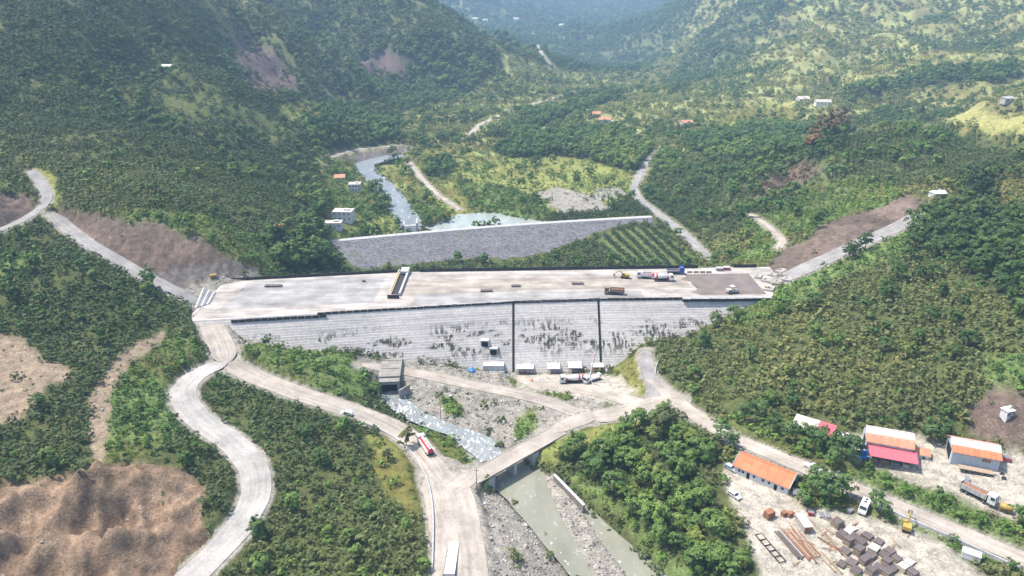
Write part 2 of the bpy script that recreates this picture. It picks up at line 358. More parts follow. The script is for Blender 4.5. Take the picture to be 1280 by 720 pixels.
# ---------------------------------------------------------------- mesh helpers
class MB:
    def __init__(self): self.v = []; self.f = []
    def add(self, vs, fs):
        o = len(self.v); self.v += [tuple(p) for p in vs]; self.f += [tuple(i + o for i in f) for f in fs]; return self
    def box(self, c, s, rz=0.0, taper=1.0, ry=0.0, rx=0.0):
        hx, hy, hz = s[0] / 2, s[1] / 2, s[2] / 2; vs = []
        R = Matrix.Rotation(rz, 3, 'Z') @ Matrix.Rotation(ry, 3, 'Y') @ Matrix.Rotation(rx, 3, 'X')
        for z, k in ((-hz, 1.0), (hz, taper)):
            for x, y in ((-hx, -hy), (hx, -hy), (hx, hy), (-hx, hy)):
                q = R @ Vector((x * k, y * k, z)); vs.append((c[0] + q.x, c[1] + q.y, c[2] + q.z))
        return self.add(vs, [(3, 2, 1, 0), (4, 5, 6, 7), (0, 1, 5, 4), (1, 2, 6, 5), (2, 3, 7, 6), (3, 0, 4, 7)])
    def prism(self, prof, y0, y1, axis='y'):
        """extrude a closed profile of (x,z) points along y (or of (y,z) points along x)"""
        n = len(prof)
        vs = [(p[0], y0, p[1]) for p in prof] + [(p[0], y1, p[1]) for p in prof]
        if axis == 'x': vs = [(b, a, c) for a, b, c in vs]
        if axis == 'z': vs = [(a, c, b) for a, b, c in vs]
        return self.add(vs, [tuple(range(n)), tuple(range(2 * n - 1, n - 1, -1))] + [(i, i + n, (i + 1) % n + n, (i + 1) % n) for i in range(n)])
    def tube(self, p0, p1, r0, r1=None, n=8, caps=True):
        r1 = r0 if r1 is None else r1; p0, p1 = Vector(p0), Vector(p1); d = (p1 - p0)
        q = d.to_track_quat('Z', 'Y').to_matrix() if d.length > 1e-6 else Matrix.Identity(3); vs = []
        for p, r in ((p0, r0), (p1, r1)):
            for k in range(n):
                a = 2 * math.pi * k / n; vs.append(p + q @ Vector((r * math.cos(a), r * math.sin(a), 0)))
        fs = [(k, (k + 1) % n, (k + 1) % n + n, k + n) for k in range(n)]
        if caps: fs += [tuple(range(n - 1, -1, -1)), tuple(range(n, 2 * n))]
        return self.add(vs, fs)
    def path(self, pts, r, n=6):
        for a, b in zip(pts[:-1], pts[1:]): self.tube(a, b, r, r, n)
        return self
    def lathe(self, prof, n=12, axis='x', c=(0, 0, 0)):
        vs = []
        for h, r in prof:
            for k in range(n):
                a = 2 * math.pi * k / n; p = (h, r * math.cos(a), r * math.sin(a))
                if axis == 'z': p = (p[1], p[2], p[0])
                vs.append((p[0] + c[0], p[1] + c[1], p[2] + c[2]))
        m = len(prof)
        fs = [(i * n + k, i * n + (k + 1) % n, (i + 1) * n + (k + 1) % n, (i + 1) * n + k) for i in range(m - 1) for k in range(n)]
        return self.add(vs, fs + [tuple(range(n)), tuple(range((m - 1) * n, m * n))])
    def mesh(self, name, mat, smooth=False):
        me = bpy.data.meshes.new(name); me.from_pydata(self.v, [], self.f); me.update()
        import bmesh
        bm = bmesh.new(); bm.from_mesh(me); bmesh.ops.recalc_face_normals(bm, faces=bm.faces); bm.to_mesh(me); bm.free()
        if mat: me.materials.append(mat)
        if smooth: me.polygons.foreach_set('use_smooth', [True] * len(me.polygons))
        return me
    def build(self, name, mat, parent=None, smooth=False, loc=None, rz=0):
        o = bpy.data.objects.new(name, self.mesh(name, mat, smooth)); COL.objects.link(o); o.parent = parent
        if loc is not None: o.location = loc; o.rotation_euler.z = rz
        return o
def tag(o, label=None, cat=None, group=None, kind=None):
    if label: o['label'] = label
    if cat: o['category'] = cat
    if group: o['group'] = group
    if kind: o['kind'] = kind
    return o
def thing(name, label, cat, loc, rz=0, group=None):
    o = bpy.data.objects.new(name, None); COL.objects.link(o); o.location = loc; o.rotation_euler.z = rz; o.empty_display_size = .5
    return tag(o, label, cat, group)
def dup(root, loc=None, rz=None, label=None):
    r = root.copy(); COL.objects.link(r)
    if loc is not None: r.location = loc
    if rz is not None: r.rotation_euler.z = rz
    if label: r['label'] = label
    for ch in root.children:
        c = ch.copy(); COL.objects.link(c); c.parent = r
        for g in ch.children:
            d = g.copy(); COL.objects.link(d); d.parent = c
    return r
def np_mesh(name, V, F, mat, smooth=True):
    me = bpy.data.meshes.new(name); V = np.asarray(V, np.float32); F = np.asarray(F, np.int32); k = F.shape[1]
    me.vertices.add(len(V)); me.vertices.foreach_set('co', V.ravel())
    me.loops.add(F.size); me.loops.foreach_set('vertex_index', F.ravel())
    me.polygons.add(len(F)); me.polygons.foreach_set('loop_start', np.arange(0, F.size, k, dtype=np.int32)); me.polygons.foreach_set('loop_total', np.full(len(F), k, np.int32))
    if smooth: me.polygons.foreach_set('use_smooth', np.ones(len(F), bool))
    me.update(calc_edges=True); me.validate()
    if mat: me.materials.append(mat)
    return me
def grid_faces(nr, nc):
    i = np.arange(nr - 1)[:, None] * nc + np.arange(nc - 1)[None]
    return np.stack([i, i + 1, i + nc + 1, i + nc], -1).reshape(-1, 4)
def strip(name, p, half, z, mat, label=None, nc=7, crown=0.0):
    """a draped ribbon: path p (n,2), half widths, heights z"""
    half = np.broadcast_to(half, len(p)); t = np.gradient(p, axis=0); t /= np.hypot(*t.T)[:, None] + 1e-9
    nrm = np.stack([-t[:, 1], t[:, 0]], -1); k = np.linspace(-1, 1, nc)
    wob = 1 + .10 * fbm(p[:, 0], p[:, 1], 9, 3, 44)
    e_ = np.minimum(np.arange(len(p)), np.arange(len(p))[::-1]); wl = half * wob * (1 if mat in (M_RIVER, M_RAPID, M_STREAM, M_POND) else np.sqrt(np.clip((e_ + .4) / 3.0, 0, 1))); V = np.empty((len(p), nc, 3))
    V[..., :2] = p[:, None] + nrm[:, None] * (k[None, :, None] * wl[:, None, None])
    zz = np.asarray(z)[:, None] + crown * (1 - np.abs(k[None])) * 1.0
    V[..., 2] = zz if mat in (M_RIVER, M_RAPID, M_STREAM, M_POND) else np.maximum(zz, gz(V[..., 0], V[..., 1]) + .03)
    me = np_mesh(name, V.reshape(-1, 3), grid_faces(len(p), nc), mat)
    uv = me.uv_layers.new(name='UVMap'); d = np.concatenate([[0], np.cumsum(np.hypot(*np.diff(p, axis=0).T))])
    UV = np.stack(np.broadcast_arrays(k[None] * .5 + .5, d[:, None]), -1).reshape(-1, 2)
    li = np.empty(len(me.loops), np.int32); me.loops.foreach_get('vertex_index', li); uv.data.foreach_set('uv', UV[li].astype(np.float32).ravel())
    o = bpy.data.objects.new(name, me); COL.objects.link(o); tag(o, label, kind='structure'); return o

# ---------------------------------------------------------------- water courses cut into the ground
def water_path(pix, step, level=None):
    p = smooth_path(line_at(pix, 6), step)
    z = gz(p[:, 0], p[:, 1]) if level is None else np.interp(np.linspace(0, 1, len(p)), np.linspace(0, 1, len(level)), level)
    return p, np.minimum.accumulate(z[::1]) if level is None else z
_plane = lambda pts, z: np.array([at_z(u, v, z)[:2] for u, v in pts])
# downstream river: one sheet of water under the bridge and past the gravel bar
RIV = smooth_path(np.concatenate([_plane([(596,553),(612,570),(630,583),(664,606),(704,650),(744,690),(786,728),(846,785)], .9)]), 2.0)
riv_half = np.interp(np.linspace(0, 1, len(RIV)), [0, .12, .22, .35, .55, 1], [3.5, 4, 5.2, 6.3, 6.6, 7])
carve(RIV, riv_half + 1, np.full(len(RIV), -1.6), 5.5, True, .5)
OUTL = smooth_path(np.array([at_z(u, v, z)[:2] for u, v, z in ((487,489,3.2),(493,500,3.0),(515,517,2.7),(545,530,2.4),(575,540,1.9),(600,556,1.2),(622,578,.9))]), 1.5)
out_z = np.linspace(3.1, .82, len(OUTL)); out_half = np.interp(np.linspace(0, 1, len(OUTL)), [0, .2, .6, .8, 1], [2.6, 3.4, 2.4, 4.6, 3.5])
carve(OUTL, out_half + .5, out_z - 1.1, 4.5, True, .5)
# gravel bar standing in the river
BAR = smooth_path(_plane([(690,598),(703,622),(722,655),(742,688),(770,730),(800,770)], 1.0), 2.0)
carve(BAR, np.interp(np.linspace(0, 1, len(BAR)), [0, .3, .7, 1], [1.6, 3.0, 3.6, 3.0]), np.full(len(BAR), 1.35) + .35 * np.sin(np.arange(len(BAR)) * .35), 2.2, True, .3)
# upstream river and the pool behind the rock embankment
UPR = smooth_path(np.concatenate([_plane([(500,193),(470,200),(452,206),(462,218),(482,235),(494,250),(504,265),(516,283)], 9.5)]), 3.0)
upr_half = np.interp(np.linspace(0, 1, len(UPR)), [0, .3, .5, .8, 1], [4.5, 5.5, 4.5, 4, 3.5])
carve(UPR, upr_half + 1, np.full(len(UPR), 7.4), 9, True, 1)
POOL = smooth_path(_plane([(545,289),(575,281),(604,273),(640,278),(690,282)], 9.2), 2.0)
pool_half = np.interp(np.linspace(0, 1, len(POOL)), [0, .25, .45, .75, 1], [7, 12, 14, 8, 3])
carve(POOL, pool_half + .5, np.full(len(POOL), 7.6), 8, True, 1)

_d, _ = path_dist(GX, GY, POOL[::3]); _m = _d < 40; GZ[_m] += (fbm(GX, GY, 11, 3, 83) * 2.6)[_m] * sstep(40, 24, _d[_m]) * sstep(2, 10, _d[_m])
_d, _ = path_dist(GX, GY, UPR[::3]); _m = _d < 16; GZ[_m] += (fbm(GX, GY, 7, 3, 84) * 1.8)[_m] * sstep(1, 5, _d[_m])
# ---------------------------------------------------------------- roads benched into the ground
ROADS = []
def road(name, pix, width, mat, label, step=2.0, edge=3.0, zfix=None, flat=12):
    p = smooth_path(line_at(pix, 5), step); z = gz(p[:, 0], p[:, 1])
    if zfix is not None: z = np.interp(np.linspace(0, 1, len(p)), np.linspace(0, 1, len(zfix)), zfix)
    for _ in range(flat): z[1:-1] = .25 * z[:-2] + .5 * z[1:-1] + .25 * z[2:]
    carve(p, width / 2 + .4, z - .1, edge, True, 1.0)
    ROADS.append((name, p, width, z, mat, label)); return p
road('road', [(205,752),(262,700),(303,655),(322,618),(318,582),(290,552),(255,530),(233,508),(226,488),(243,468),(270,457),(283,452)], 9.0, M_ROAD, 'pale winding main road curving round the bushy hillside')
road('road', [(262,378),(261,395),(266,412),(277,430),(281,445),(283,453)], 9.5, M_TRACK, 'dusty ramp from the road up to the dam crest')
road('road', [(283,453),(322,473),(380,494),(440,513),(488,533),(518,553),(540,580),(553,602)], 8.6, M_TRACK, 'pale dusty road running down to the river bridge')
road('road', [(550,590),(558,612),(566,640),(574,690),(578,760)], 15, M_TRACK, 'wide worn road yard below the junction')
road('road', [(735,522),(780,516),(815,507),(845,498)], 9.5, M_TRACK, 'pale track along the foot of the hazel hill')
road('road', [(812,507),(822,488),(812,468),(806,448),(808,438)], 5.5, M_GREY, 'grey path climbing to the dam abutment')
road('road', [(452,456),(490,462),(520,466),(560,475),(620,487),(680,500),(718,516),(745,520)], 6.5, M_TRACK, 'haul track along the toe of the dam')
road('road', [(660,482),(700,484),(745,489),(790,502),(815,507)], 8, M_TRACK, 'pale working track below the dam toe slabs')
road('road', [(812,470),(840,497),(872,522),(912,546),(960,566),(1010,586),(1080,616),(1150,645),(1230,678),(1310,712)], 6.5, M_TRACK, 'dusty track passing between the workshop yards')
road('road', [(250,380),(215,362),(180,345),(150,327),(112,305),(86,286),(66,268)], 7, M_GREY, 'haul road up the left abutment below the brown cut')
road('road', [(-20,296),(25,277),(56,258),(60,244),(50,226),(38,214)], 5, M_GREY, 'narrow grey road on the far hillside bend')
road('road', [(975,350),(1010,334),(1050,316),(1092,297),(1128,281),(1150,268)], 9, M_GREY, 'steep haul road up the right abutment')
road('road', [(884,322),(868,304),(848,286),(822,266),(800,250),(792,236),(802,215),(812,200),(822,188)], 5.5, M_GREY, 'valley road running upstream past the orchards', step=3)
road('road', [(938,268),(962,284),(980,302),(972,312)], 4, M_TRACK, 'short dirt track above the right abutment')
road('road', [(412,197),(432,190),(460,185),(500,182)], 6, M_TRACK, 'bank-top track above the river bend', step=3)
road('road', [(588,168),(600,156),(622,146),(650,134),(690,124),(720,114)], 7, M_TRACK, 'field track through the upper valley', step=5)
road('road', [(512,203),(526,222),(546,243),(575,262)], 4, M_TRACK, 'faint dirt track across the valley meadow', step=3)
road('road', [(672,56),(676,66),(684,76),(692,84)], 9, M_TRACK, 'distant pale road climbing the valley', step=8)
road('road', [(800,168),(780,156),(760,150),(740,142)], 5, M_TRACK, 'track by the valley farmhouses', step=5)
road('road', [(552,618),(572,608),(596,596)], 7.5, M_TRACK, 'dusty west approach of the river bridge', zfix=[6.2,6.2])
road('road', [(690,542),(712,530),(745,520)], 7.5, M_TRACK, 'dusty east approach of the river bridge', zfix=[6.2,6.2])
# ---------------------------------------------------------------- yards levelled
def pad(pix, edge=5.0, z=None):
    P = poly_at(pix, 4); sel = (GX > P[:, 0].min() - 9) & (GX < P[:, 0].max() + 9) & (GY > P[:, 1].min() - 9) & (GY < P[:, 1].max() + 9)
    x, y = GX[sel], GY[sel]; ins = inside(P, x, y); d, _ = path_dist(x, y, np.concatenate([P, P[:1]])); d[ins] = -d[ins]
    zz = gz(P[:, 0], P[:, 1]); A = np.c_[P, np.ones(len(P))]; co = np.linalg.lstsq(A, zz, rcond=None)[0]
    w = 1 - sstep(0, edge, d); tgt = x * co[0] + y * co[1] + co[2]
    GZ[sel] = GZ[sel] * (1 - w) + tgt * w; c = CLEAR[sel]; c[ins] = 1; CLEAR[sel] = c; return P
PAD_A = pad([(905,588),(930,590),(985,617),(1010,640),(1080,668),(1180,705),(1230,735),(960,740),(930,660),(912,625)])
PAD_B = pad([(1065,555),(1150,548),(1180,560),(1300,575),(1300,650),(1262,640),(1200,622),(1110,590),(1070,575)])
PAD_C = pad([(640,468),(770,470),(790,485),(740,488),(650,482)])
# ---------------------------------------------------------------- what covers the ground where
HAZEL, FOREST, MEADOW, SCRUB, CUT, MOUND, TAN, RUBBLE, YARD, ROWS, MIXED, CLIFF, TILLED, PALE, FIELD = range(15)
CLS = []
def cls(c, *pix): CLS.append((c, poly_at(pix, 3)))
# far slopes
cls(MIXED, (250,-40),(440,-40),(560,-10),(630,80),(590,118),(500,140),(505,172),(400,185),(370,150),(340,110),(280,60))
cls(FOREST, (430,95),(470,55),(530,38),(590,58),(628,80),(605,102),(570,118),(510,118),(460,125))
cls(FOREST, (375,140),(420,130),(470,150),(505,168),(480,182),(420,190),(385,185))
cls(FOREST, (330,295),(370,285),(412,295),(412,335),(385,342),(340,332))
cls(FOREST, (370,245),(410,240),(412,290),(380,290))
cls(FOREST, (425,238),(470,240),(500,270),(510,292),(465,292),(440,270))
cls(MIXED, (560,-20),(900,-30),(840,60),(800,90),(720,90),(640,70),(625,60))
cls(MIXED, (830,100),(900,20),(960,-30),(1010,-30),(960,40),(900,90),(840,120))
cls(PALE, (970,60),(1050,10),(1200,20),(1290,-40),(1300,130),(1150,120),(1000,110),(940,100))
cls(PALE, (500,168),(560,140),(650,100),(760,90),(800,110),(700,150),(600,165))
cls(FIELD, (600,163),(650,150),(700,132),(690,140),(640,160))
cls(FIELD, (930,140),(985,128),(1000,135),(960,148))
cls(MEADOW, (880,150),(960,128),(1000,135),(1000,150),(930,165),(890,168))
cls(FIELD, (1165,150),(1200,142),(1300,142),(1300,168),(1230,165))
cls(FIELD, (1215,105),(1300,65),(1300,100),(1240,112))
cls(FOREST, (860,170),(940,160),(1010,165),(1060,150),(1050,195),(990,210),(930,215),(870,205))
cls(MIXED, (820,185),(900,200),(1000,210),(1060,200),(1160,150),(1200,170),(1130,240),(1050,245),(960,250),(870,250),(805,245))
cls(FOREST, (1050,120),(1130,95),(1280,80),(1280,100),(1140,110),(1060,130))
cls(MEADOW, (470,215),(530,185),(620,195),(700,195),(775,205),(792,225),(784,246),(740,262),(690,268),(640,262),(560,275),(535,272),(520,240))
cls(SCRUB, (472,225),(520,245),(560,262),(535,285),(518,278),(498,250))
cls(SCRUB, (570,225),(640,235),(680,250),(690,275),(620,278),(585,262))
cls(FOREST, (612,190),(650,168),(720,160),(790,172),(820,186),(800,222),(775,212),(740,200),(690,194),(640,198))
cls(FOREST, (530,205),(560,200),(570,215),(545,222),(528,220))
cls(FOREST, (600,172),(680,140),(770,115),(782,122),(700,150),(640,172))
cls(RUBBLE, (668,242),(690,234),(750,245),(765,262),(700,265))
cls(RUBBLE, (740,236),(772,232),(782,246),(750,250))
cls(CUT, (450,190),(500,182),(520,182),(500,192),(452,205),(425,200))
cls(SCRUB, (412,205),(440,215),(470,250),(510,290),(412,298),(405,240))
cls(MEADOW, (462,272),(490,272),(500,290),(465,294))
cls(ROWS, (757,291),(815,283),(838,300),(868,324),(862,332),(770,332),(748,312))
cls(HAZEL, (828,262),(900,252),(945,290),(925,320),(895,320),(860,290))
cls(SCRUB, (905,252),(935,250),(985,300),(960,330),(905,330),(945,300))
cls(SCRUB, (985,232),(1060,225),(1140,235),(1100,262),(1040,285),(985,295),(950,262))
cls(TILLED, (950,228),(1000,205),(1030,210),(1000,235),(950,248))
cls(CLIFF, (288,52),(320,50),(360,80),(375,108),(345,118),(305,105))
cls(CLIFF, (450,75),(485,62),(520,80),(500,98),(455,98))
cls(MEADOW, (345,135),(385,125),(410,135),(380,150),(350,150))
cls(MEADOW, (40,208),(70,215),(78,250),(66,262),(52,235))
# left abutment
cls(SCRUB, (200,262),(260,270),(330,300),(345,340),(300,330),(200,285),(120,262))
cls(CUT, (62,262),(95,258),(130,268),(200,283),(255,300),(322,338),(325,350),(285,352),(250,360),(228,372),(195,352),(150,327),(95,295))
cls(CUT, (-10,240),(35,242),(45,262),(10,285),(-10,285))
cls(SCRUB, (-20,335),(50,312),(62,325),(20,350),(-20,362))
cls(SCRUB, (120,525),(150,480),(170,455),(215,420),(245,425),(258,440),(225,470),(215,500),(240,535),(180,575),(130,580))
cls(TAN, (-20,418),(25,422),(55,448),(88,465),(85,478),(58,482),(45,505),(20,528),(-20,535))
cls(TAN, (118,575),(108,545),(116,485),(140,455),(175,425),(205,412),(208,420),(180,445),(150,470),(135,500),(138,540),(128,580))
cls(MOUND, (-30,600),(60,598),(120,580),(180,578),(235,590),(258,612),(245,650),(262,668),(225,705),(205,760),(-60,800))
cls(HAZEL, (262,600),(295,580),(300,620),(270,655),(250,650))
cls(RUBBLE, (222,362),(285,342),(332,342),(305,362),(268,398),(240,398))
cls(RUBBLE, (285,400),(300,405),(345,420),(320,432),(300,440),(285,432))
cls(SCRUB, (300,432),(345,425),(440,445),(465,478),(450,500),(400,490),(330,470))
cls(RUBBLE, (445,450),(500,446),(600,462),(760,468),(780,480),(735,530),(700,545),(660,570),(640,580),(600,560),(560,545),(520,520),(490,505),(470,495),(462,470))
cls(SCRUB, (630,470),(690,482),(720,500),(700,500),(640,482))
cls(SCRUB, (640,525),(672,508),(670,535),(648,555))
cls(SCRUB, (550,495),(575,500),(580,520),(555,520))
cls(SCRUB, (500,535),(525,520),(570,548),(600,580),(585,590),(550,565),(530,548))
cls(MEADOW, (462,545),(498,543),(532,578),(540,625),(520,650),(490,625),(470,590))
cls(RUBBLE, (585,610),(630,612),(660,640),(690,680),(740,760),(580,760),(590,670))
cls(MEADOW, (655,575),(690,548),(740,535),(810,520),(820,530),(760,560),(700,580))
cls(SCRUB, (700,590),(760,600),(800,650),(860,710),(900,740),(840,740),(790,670),(740,625))
cls(FOREST, (690,570),(740,552),(790,532),(830,518),(876,540),(900,572),(894,600),(892,640),(916,672),(952,730),(900,740),(850,705),(790,650),(755,612),(715,590))
cls(MEADOW, (775,455),(800,440),(812,470),(815,500),(785,500),(765,475))
# right hill
cls(FOREST, (1132,285),(1150,268),(1200,262),(1300,275),(1300,395),(1250,375),(1190,338),(1140,312))
cls(FOREST, (1190,225),(1235,222),(1245,255),(1200,258))
cls(CUT, (955,338),(985,310),(1010,300),(1020,285),(1060,268),(1100,258),(1130,244),(1160,248),(1162,262),(1140,270),(1090,300),(1000,345),(985,350))
cls(SCRUB, (955,372),(1000,345),(1060,322),(1128,290),(1140,318),(1060,345),(1010,372),(960,402),(915,415),(900,400))
cls(SCRUB, (1225,445),(1300,440),(1300,520),(1240,500))
cls(CUT, (1205,510),(1245,480),(1300,490),(1300,570),(1215,545))
cls(SCRUB, (885,535),(935,510),(1000,525),(1075,575),(1120,600),(1200,625),(1290,665),(1280,678),(1190,650),(1100,612),(1010,580),(930,550))
cls(SCRUB, (985,610),(1020,585),(1060,610),(1110,640),(1200,680),(1290,712),(1290,720),(1180,690),(1080,640),(1020,640))
cls(YARD, (905,588),(935,592),(985,617),(1012,640),(1075,640),(1180,680),(1250,735),(955,745),(930,660),(910,622))
cls(YARD, (1055,545),(1150,545),(1180,556),(1310,572),(1310,662),(1262,648),(1200,620),(1115,590),(1060,572))
cls(YARD, (640,468),(775,468),(800,490),(750,500),(690,490),(650,482))
def classify(x, y):
    sc = np.clip(y / 260, .7, 5)
    wx = x + fbm(x, y, 9, 3, 31) * 2.6 * sc; wy = y + fbm(x, y, 9, 3, 33) * 3.2 * sc
    c = np.zeros(np.shape(x), np.int8)
    for k, P in CLS: c[inside(P, wx, wy)] = k
    c[(c == HAZEL) & (y > 560) & (x > -.28 * y)] = PALE
    return c
GC = classify(GX, GY)
EARTH = {HAZEL: (.105, .12, .045), FOREST: (.075, .09, .04), MEADOW: (.20, .215, .065), SCRUB: (.12, .16, .055), CUT: (.165, .122, .10), MOUND: (.275, .19, .132),
         TAN: (.34, .26, .19), RUBBLE: (.31, .285, .25), YARD: (.47, .42, .36), ROWS: (.13, .16, .06), MIXED: (.14, .155, .07), CLIFF: (.155, .112, .105), TILLED: (.16, .115, .085), PALE: (.25, .26, .105), FIELD: (.36, .34, .13)}
_pal = np.array([EARTH[k] for k in range(15)])
GCOL = _pal[GC]
_soft = GCOL.copy()                                    # soften class borders by one cell
for _ in range(2):
    _soft[1:-1, 1:-1] = .4 * _soft[1:-1, 1:-1] + .15 * (_soft[:-2, 1:-1] + _soft[2:, 1:-1] + _soft[1:-1, :-2] + _soft[1:-1, 2:])
GCOL = _soft
_mead = (GC == MEADOW) | (GC == SCRUB) | (GC == PALE)
_f = sstep(-.35, .35, fbm(GX, GY, 30, 4, 71))[..., None]
GCOL = np.where(_mead[..., None], GCOL * (.62 + .72 * _f) + (1 - _f) * np.array([.055, .03, .01]), GCOL)
# bare shoulders beside the roads and tracks
_sh = sstep(.05, .6, CLEAR)[..., None] * (~np.isin(GC, [CUT, YARD]))[..., None]
GCOL = GCOL * (1 - _sh) + np.array([.34, .31, .27]) * _sh
# relief of the loose earth
_cut = (GC == CUT); _md = (GC == MOUND)
GZ[_md] += (fbm(GX, GY, 22, 5, 50) * 4.2 - np.abs(fbm(GX, GY, 12, 4, 52)) * 4.5 + fbm(GX, GY, 4, 3, 57) * 1.3)[_md]
for _u, _v, _r, _h in ((118, 655, 6.5, 4.2), (165, 648, 6, 3.6), (62, 640, 7, 3.0), (40, 690, 6, 3.2), (200, 620, 4, 2.0), (140, 610, 5, 2.2), (90, 700, 6, 2.6)):
    _x, _y, _z = ground_at(_u, _v); _q = np.hypot((GX - _x) * .8 + fbm(GX, GY, 8, 3, 131) * 3, GY - _y + fbm(GX, GY, 8, 3, 133) * 3)
    GZ -= _h * np.exp(-(_q / _r) ** 4) - .6 * _h * np.exp(-((_q - _r * 1.45) / (_r * .35)) ** 2)
GZ[_cut] += (fbm(GX * 2.2 + GY, GY * .5, 12, 4, 53) * 1.3 - np.abs(fbm(GX * 1.5, GY * .3, 7, 4, 54)) * 2.4)[_cut] * (1 - CLEAR[_cut])
_cl = (GC == CLIFF); GZ[_cl] += (fbm(GX, GY * .5, 30, 4, 65) * 7)[_cl]
_rb = (GC == RUBBLE)
GZ[_rb] += (fbm(GX, GY, 5, 3, 55) * .8)[_rb] * (1 - sstep(0, .5, CLEAR[_rb]))
GCOL[_md] *= (1 + .75 * fbm(GX, GY, 15, 5, 58))[_md][:, None]; GCOL[_cut] *= (1 + .6 * fbm(GX, GY * .6, 18, 4, 59))[_cut][:, None]
_grey_cut = (_cut & (GX < 0) & (GZ < 34))
GCOL[_grey_cut] = GCOL[_grey_cut] * .5 + np.array([.2, .19, .185]) * .5

_me = np_mesh('ground', np.stack([GX, GY, GZ], -1).reshape(-1, 3), grid_faces(NY, NX), M_GROUND)
_ca = _me.color_attributes.new('earth', 'FLOAT_COLOR', 'POINT')
_ca.data.foreach_set('color', np.concatenate([np.clip(GCOL, 0, 1), np.ones((NY, NX, 1))], -1).astype(np.float32).ravel())
ground = bpy.data.objects.new('ground', _me); COL.objects.link(ground); tag(ground, kind='structure')

for name, p, width, z, mat, label in ROADS:
    dd = depth_of(p[:, 0], p[:, 1], z)
    strip(name, p, width / 2, z + .03 + .00022 * dd, mat, label)
def sheet(name, P, half, z, mat, label, seed):
    return strip(name, P, half, z, mat, label, nc=5)
sheet('river', RIV, riv_half + 4.5, np.full(len(RIV), .75), M_RIVER, 'turbid green river below the bridge', 1)
sheet('stream', OUTL, out_half + 1.0, out_z + .05, M_RAPID, 'white water rushing out of the diversion culvert', 2)
sheet('river', UPR, upr_half + 5, np.full(len(UPR), 9.2), M_STREAM, 'blue grey river winding through the valley upstream', 3)
sheet('pond', POOL, pool_half + 8.0, np.full(len(POOL), 9.0), M_POND, 'still pale pool held behind the rock embankment', 4)

# ---------------------------------------------------------------- the dam
M_DECK = road_material('pale_crest_concrete', (.43, .392, .355), .9)
M_FRESH = paint('fresh_brown_concrete_fill', (.16, .13, .115), .9, .3, .15)
M_DARK = paint('dark_formwork', (.035, .033, .033), .7, .4, 2)
M_CONC = paint('pale_concrete', (.46, .45, .44), .85, .25, .4, dirt=(.3, .28, .26))
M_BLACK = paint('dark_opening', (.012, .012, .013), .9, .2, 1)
dam = thing('dam', 'stepped grey concrete dam under construction across the valley', 'dam', (0, 280, 0))
def rel(o): o.matrix_parent_inverse = Matrix.Translation((0, -280, 0)); return o
STEP = 0.9
def block(x0, x1, zt, name, label=None):
    xs = np.arange(x0, x1 + .01, max(1.5, (x1 - x0) / 30)); xs[-1] = x1
    prof = []                              # (run outwards from the crest edge, height)
    n = int((zt + 3) / STEP)
    for i in range(n):
        prof.append((BATTER * STEP * i, zt - STEP * i)); prof.append((BATTER * STEP * i + BATTER * STEP - .16, zt - STEP * (i + 1)))
    V = []; rr = np.random.default_rng(int(x0 + 500))
    for x in xs:
        yn, yf = y_near(x), y_far(x)
        V.append([(x, yf, -2)] + [(x, yf, zt)] + [(x, yn - a + rr.uniform(-.05, .05), h) for a, h in prof])
    V = np.array(V); nr, nc, _ = V.shape
    F = [tuple(f) for f in grid_faces(nr, nc)]
    F += [tuple(range(nc)), tuple((nr - 1) * nc + k for k in range(nc))]
    mb = MB(); mb.v = [tuple(q) for q in V.reshape(-1, 3)]; mb.f = F
    o = mb.build(name, M_FACE, dam); rel(o)
    if label: o['label'] = label
    return o
JX = (0.6, 39.0)
block(-138, JX[0] - .5, CREST, 'wall_block', 'long left block of the stepped wall')
block(JX[0] + .5, JX[1] - .5, CREST, 'wall_block', 'narrow middle block between two dark joints')
block(JX[1] + .5, 150, CREST, 'wall_block', 'right block running into the hazel hill')
def joint(x):                              # recessed vertical joint with dark waterstop ladder
    mb = MB(); n = int((CREST + 2) / STEP)
    for i in range(n):
        z = CREST - STEP * i; y = y_near(x) - BATTER * STEP * i
        mb.box((x, y + .35, z - STEP / 2), (1.0, 1.2, STEP * .98))
        mb.box((x, y - .5, z - STEP + .12), (1.0, .5, .2))
    rel(mb.build('joint', M_DARK, dam))
for x in JX: joint(x)
# deck: paved working surface, a sheet above the wall blocks
def deck(name, x0, x1, off0, off1, z, mat, label=None, n=40, ragged=0):
    xs = np.linspace(x0, x1, n); V = []
    for k in range(9):
        t = k / 8; row = []
        for x in xs:
            y = (y_near(x) + off0) * (1 - t) + (y_far(x) - off1) * t
            row.append((x + ragged * (vnoise(np.array([y * .5]), np.array([x0 * 1.0]), 3)[0] - .5) * (x == x0), y, z + .03 * vnoise(np.array([x * .3]), np.array([y * .3]), 4)[0]))
        V.append(row)
    me = np_mesh(name, np.array(V).reshape(-1, 3), grid_faces(9, n), mat)
    uv = me.uv_layers.new(name='UVMap'); li = np.empty(len(me.loops), np.int32); me.loops.foreach_get('vertex_index', li)
    VV = np.array(V).reshape(-1, 3); uv.data.foreach_set('uv', np.c_[(VV[:, 1] - 280) / 40, VV[:, 0]][li].astype(np.float32).ravel())
    o = bpy.data.objects.new(name, me); COL.objects.link(o); o.parent = dam; rel(o)
    if label: o['label'] = label
    return o
deck('deck', -137, 150, 1.2, .8, CREST + .05, M_DECK, 'pale dusty working deck')
deck('deck_fill', 85, 117, 4, 9, CREST + .11, M_FRESH, 'rectangle of fresh brown concrete on the deck', 20, 8)
M_LANE = road_material('tan_pour_concrete', (.36, .315, .27), .8); M_GREYPOUR = road_material('grey_pour_concrete', (.34, .325, .31), .7)
deck('pour_layer', -50, 84, 13, 11, CREST + .09, M_LANE, 'tan dusty pour across the middle of the deck', 60, 6)
